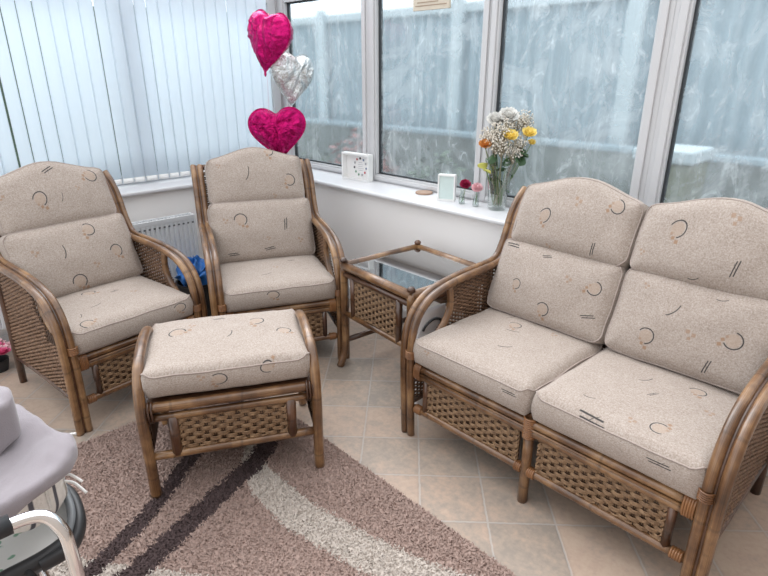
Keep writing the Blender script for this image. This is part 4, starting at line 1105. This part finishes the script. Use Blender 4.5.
def hedge_side(u, v):
    y = -3.4 + 6.2 * u; z = 2.38 * v; n_ = noise.noise(Vector((y * 3, z * 3, 1))) * .14 + noise.noise(Vector((y * 11, z * 11, 2))) * .05
    return (.25 + n_, y, z + .1 * noise.noise(Vector((y * 4, 0, 3))))
def hedge_top(u, v):
    p = Vector(hedge_side(u, 1)); q_ = noise.noise(Vector((p.y * 6, v * 5, 4))) * .06
    return (p.x - v * .6, p.y, p.z + q_ * (v * (1 - v) * 4))
hb.grid(160, 60, hedge_side); hb.grid(160, 10, hedge_top); hb.build('foliage', M['bush'], hd)
for yy in (-3, -1, 1, 2.5): MB().tube([(0, yy, 0), (0, yy, 1.4)], .04, 6).build('trunk', M['wood'], hd)
bn = thing('garden_bin', 'olive garden bin blurred behind the window above the sofa', 'bin', (2.58, 1.3, -.2))
b = MB(); b.box((-.16, -.18, 0), (.16, .18, 1.30)); b.build('bin_body', M['bin'], bn, smooth=False, bevel=.02)
MB().box((-.18, -.2, 1.30), (.18, .2, 1.38)).build('bin_lid', M['fence_post'], bn, smooth=False, bevel=.02)

# ------------------------------------------------------------------ light : bright overcast sky
w = bpy.data.worlds.new('overcast_sky'); scene.world = w; w.use_nodes = True; t = w.node_tree; t.nodes.clear()
tc = t.nodes.new('ShaderNodeTexCoord'); sp_ = t.nodes.new('ShaderNodeSeparateXYZ'); t.links.new(tc.outputs['Generated'], sp_.inputs[0])
rp2 = t.nodes.new('ShaderNodeValToRGB'); mr = t.nodes.new('ShaderNodeMapRange'); mr.inputs[1].default_value = -.2; mr.inputs[2].default_value = 1
t.links.new(sp_.outputs[2], mr.inputs[0]); t.links.new(mr.outputs[0], rp2.inputs[0])
e = rp2.color_ramp.elements; e[0].position = .1; e[0].color = (.7, .71, .72, 1); e[1].position = 1; e[1].color = (1.06, 1.045, 1.04, 1)
q = e.new(.25); q.color = (.97, 1.03, 1.09, 1)
nz = t.nodes.new('ShaderNodeTexNoise'); nz.inputs['Scale'].default_value = 2.2; nz.inputs['Detail'].default_value = 5; t.links.new(tc.outputs['Generated'], nz.inputs['Vector'])
mx = t.nodes.new('ShaderNodeMix'); mx.data_type = 'RGBA'; mx.blend_type = 'MULTIPLY'; mx.inputs['Factor'].default_value = .3
t.links.new(rp2.outputs[0], mx.inputs[6]); cr2 = t.nodes.new('ShaderNodeValToRGB'); cr2.color_ramp.elements[0].color = (.7, .75, .8, 1); cr2.color_ramp.elements[0].position = .35; cr2.color_ramp.elements[1].position = .62
t.links.new(nz.outputs['Fac'], cr2.inputs[0]); t.links.new(cr2.outputs[0], mx.inputs[7])
nv = t.nodes.new('ShaderNodeVectorMath'); nv.operation = 'DOT_PRODUCT'; t.links.new(tc.outputs['Generated'], nv.inputs[0]); nv.inputs[1].default_value = Vector((-.72, .22, .66)).normalized()
pw = t.nodes.new('ShaderNodeMath'); pw.operation = 'POWER'; pm = t.nodes.new('ShaderNodeMath'); pm.operation = 'MAXIMUM'; pm.inputs[1].default_value = 0
t.links.new(nv.outputs['Value'], pm.inputs[0]); t.links.new(pm.outputs[0], pw.inputs[0]); pw.inputs[1].default_value = 7
ml = t.nodes.new('ShaderNodeMath'); ml.operation = 'MULTIPLY_ADD'; ml.inputs[1].default_value = 6.0; ml.inputs[2].default_value = 1.74; t.links.new(pw.outputs[0], ml.inputs[0])
bg = t.nodes.new('ShaderNodeBackground'); t.links.new(ml.outputs[0], bg.inputs['Strength']); t.links.new(mx.outputs[2], bg.inputs[0])
wo = t.nodes.new('ShaderNodeOutputWorld'); t.links.new(bg.outputs[0], wo.inputs[0])

vs_ = scene.view_settings; vs_.view_transform = 'Standard'; vs_.look = 'None'; vs_.exposure = 0.0; vs_.gamma = 1.0; vs_.use_curve_mapping = False
scene.cycles.max_bounces = 10; scene.cycles.transparent_max_bounces = 16
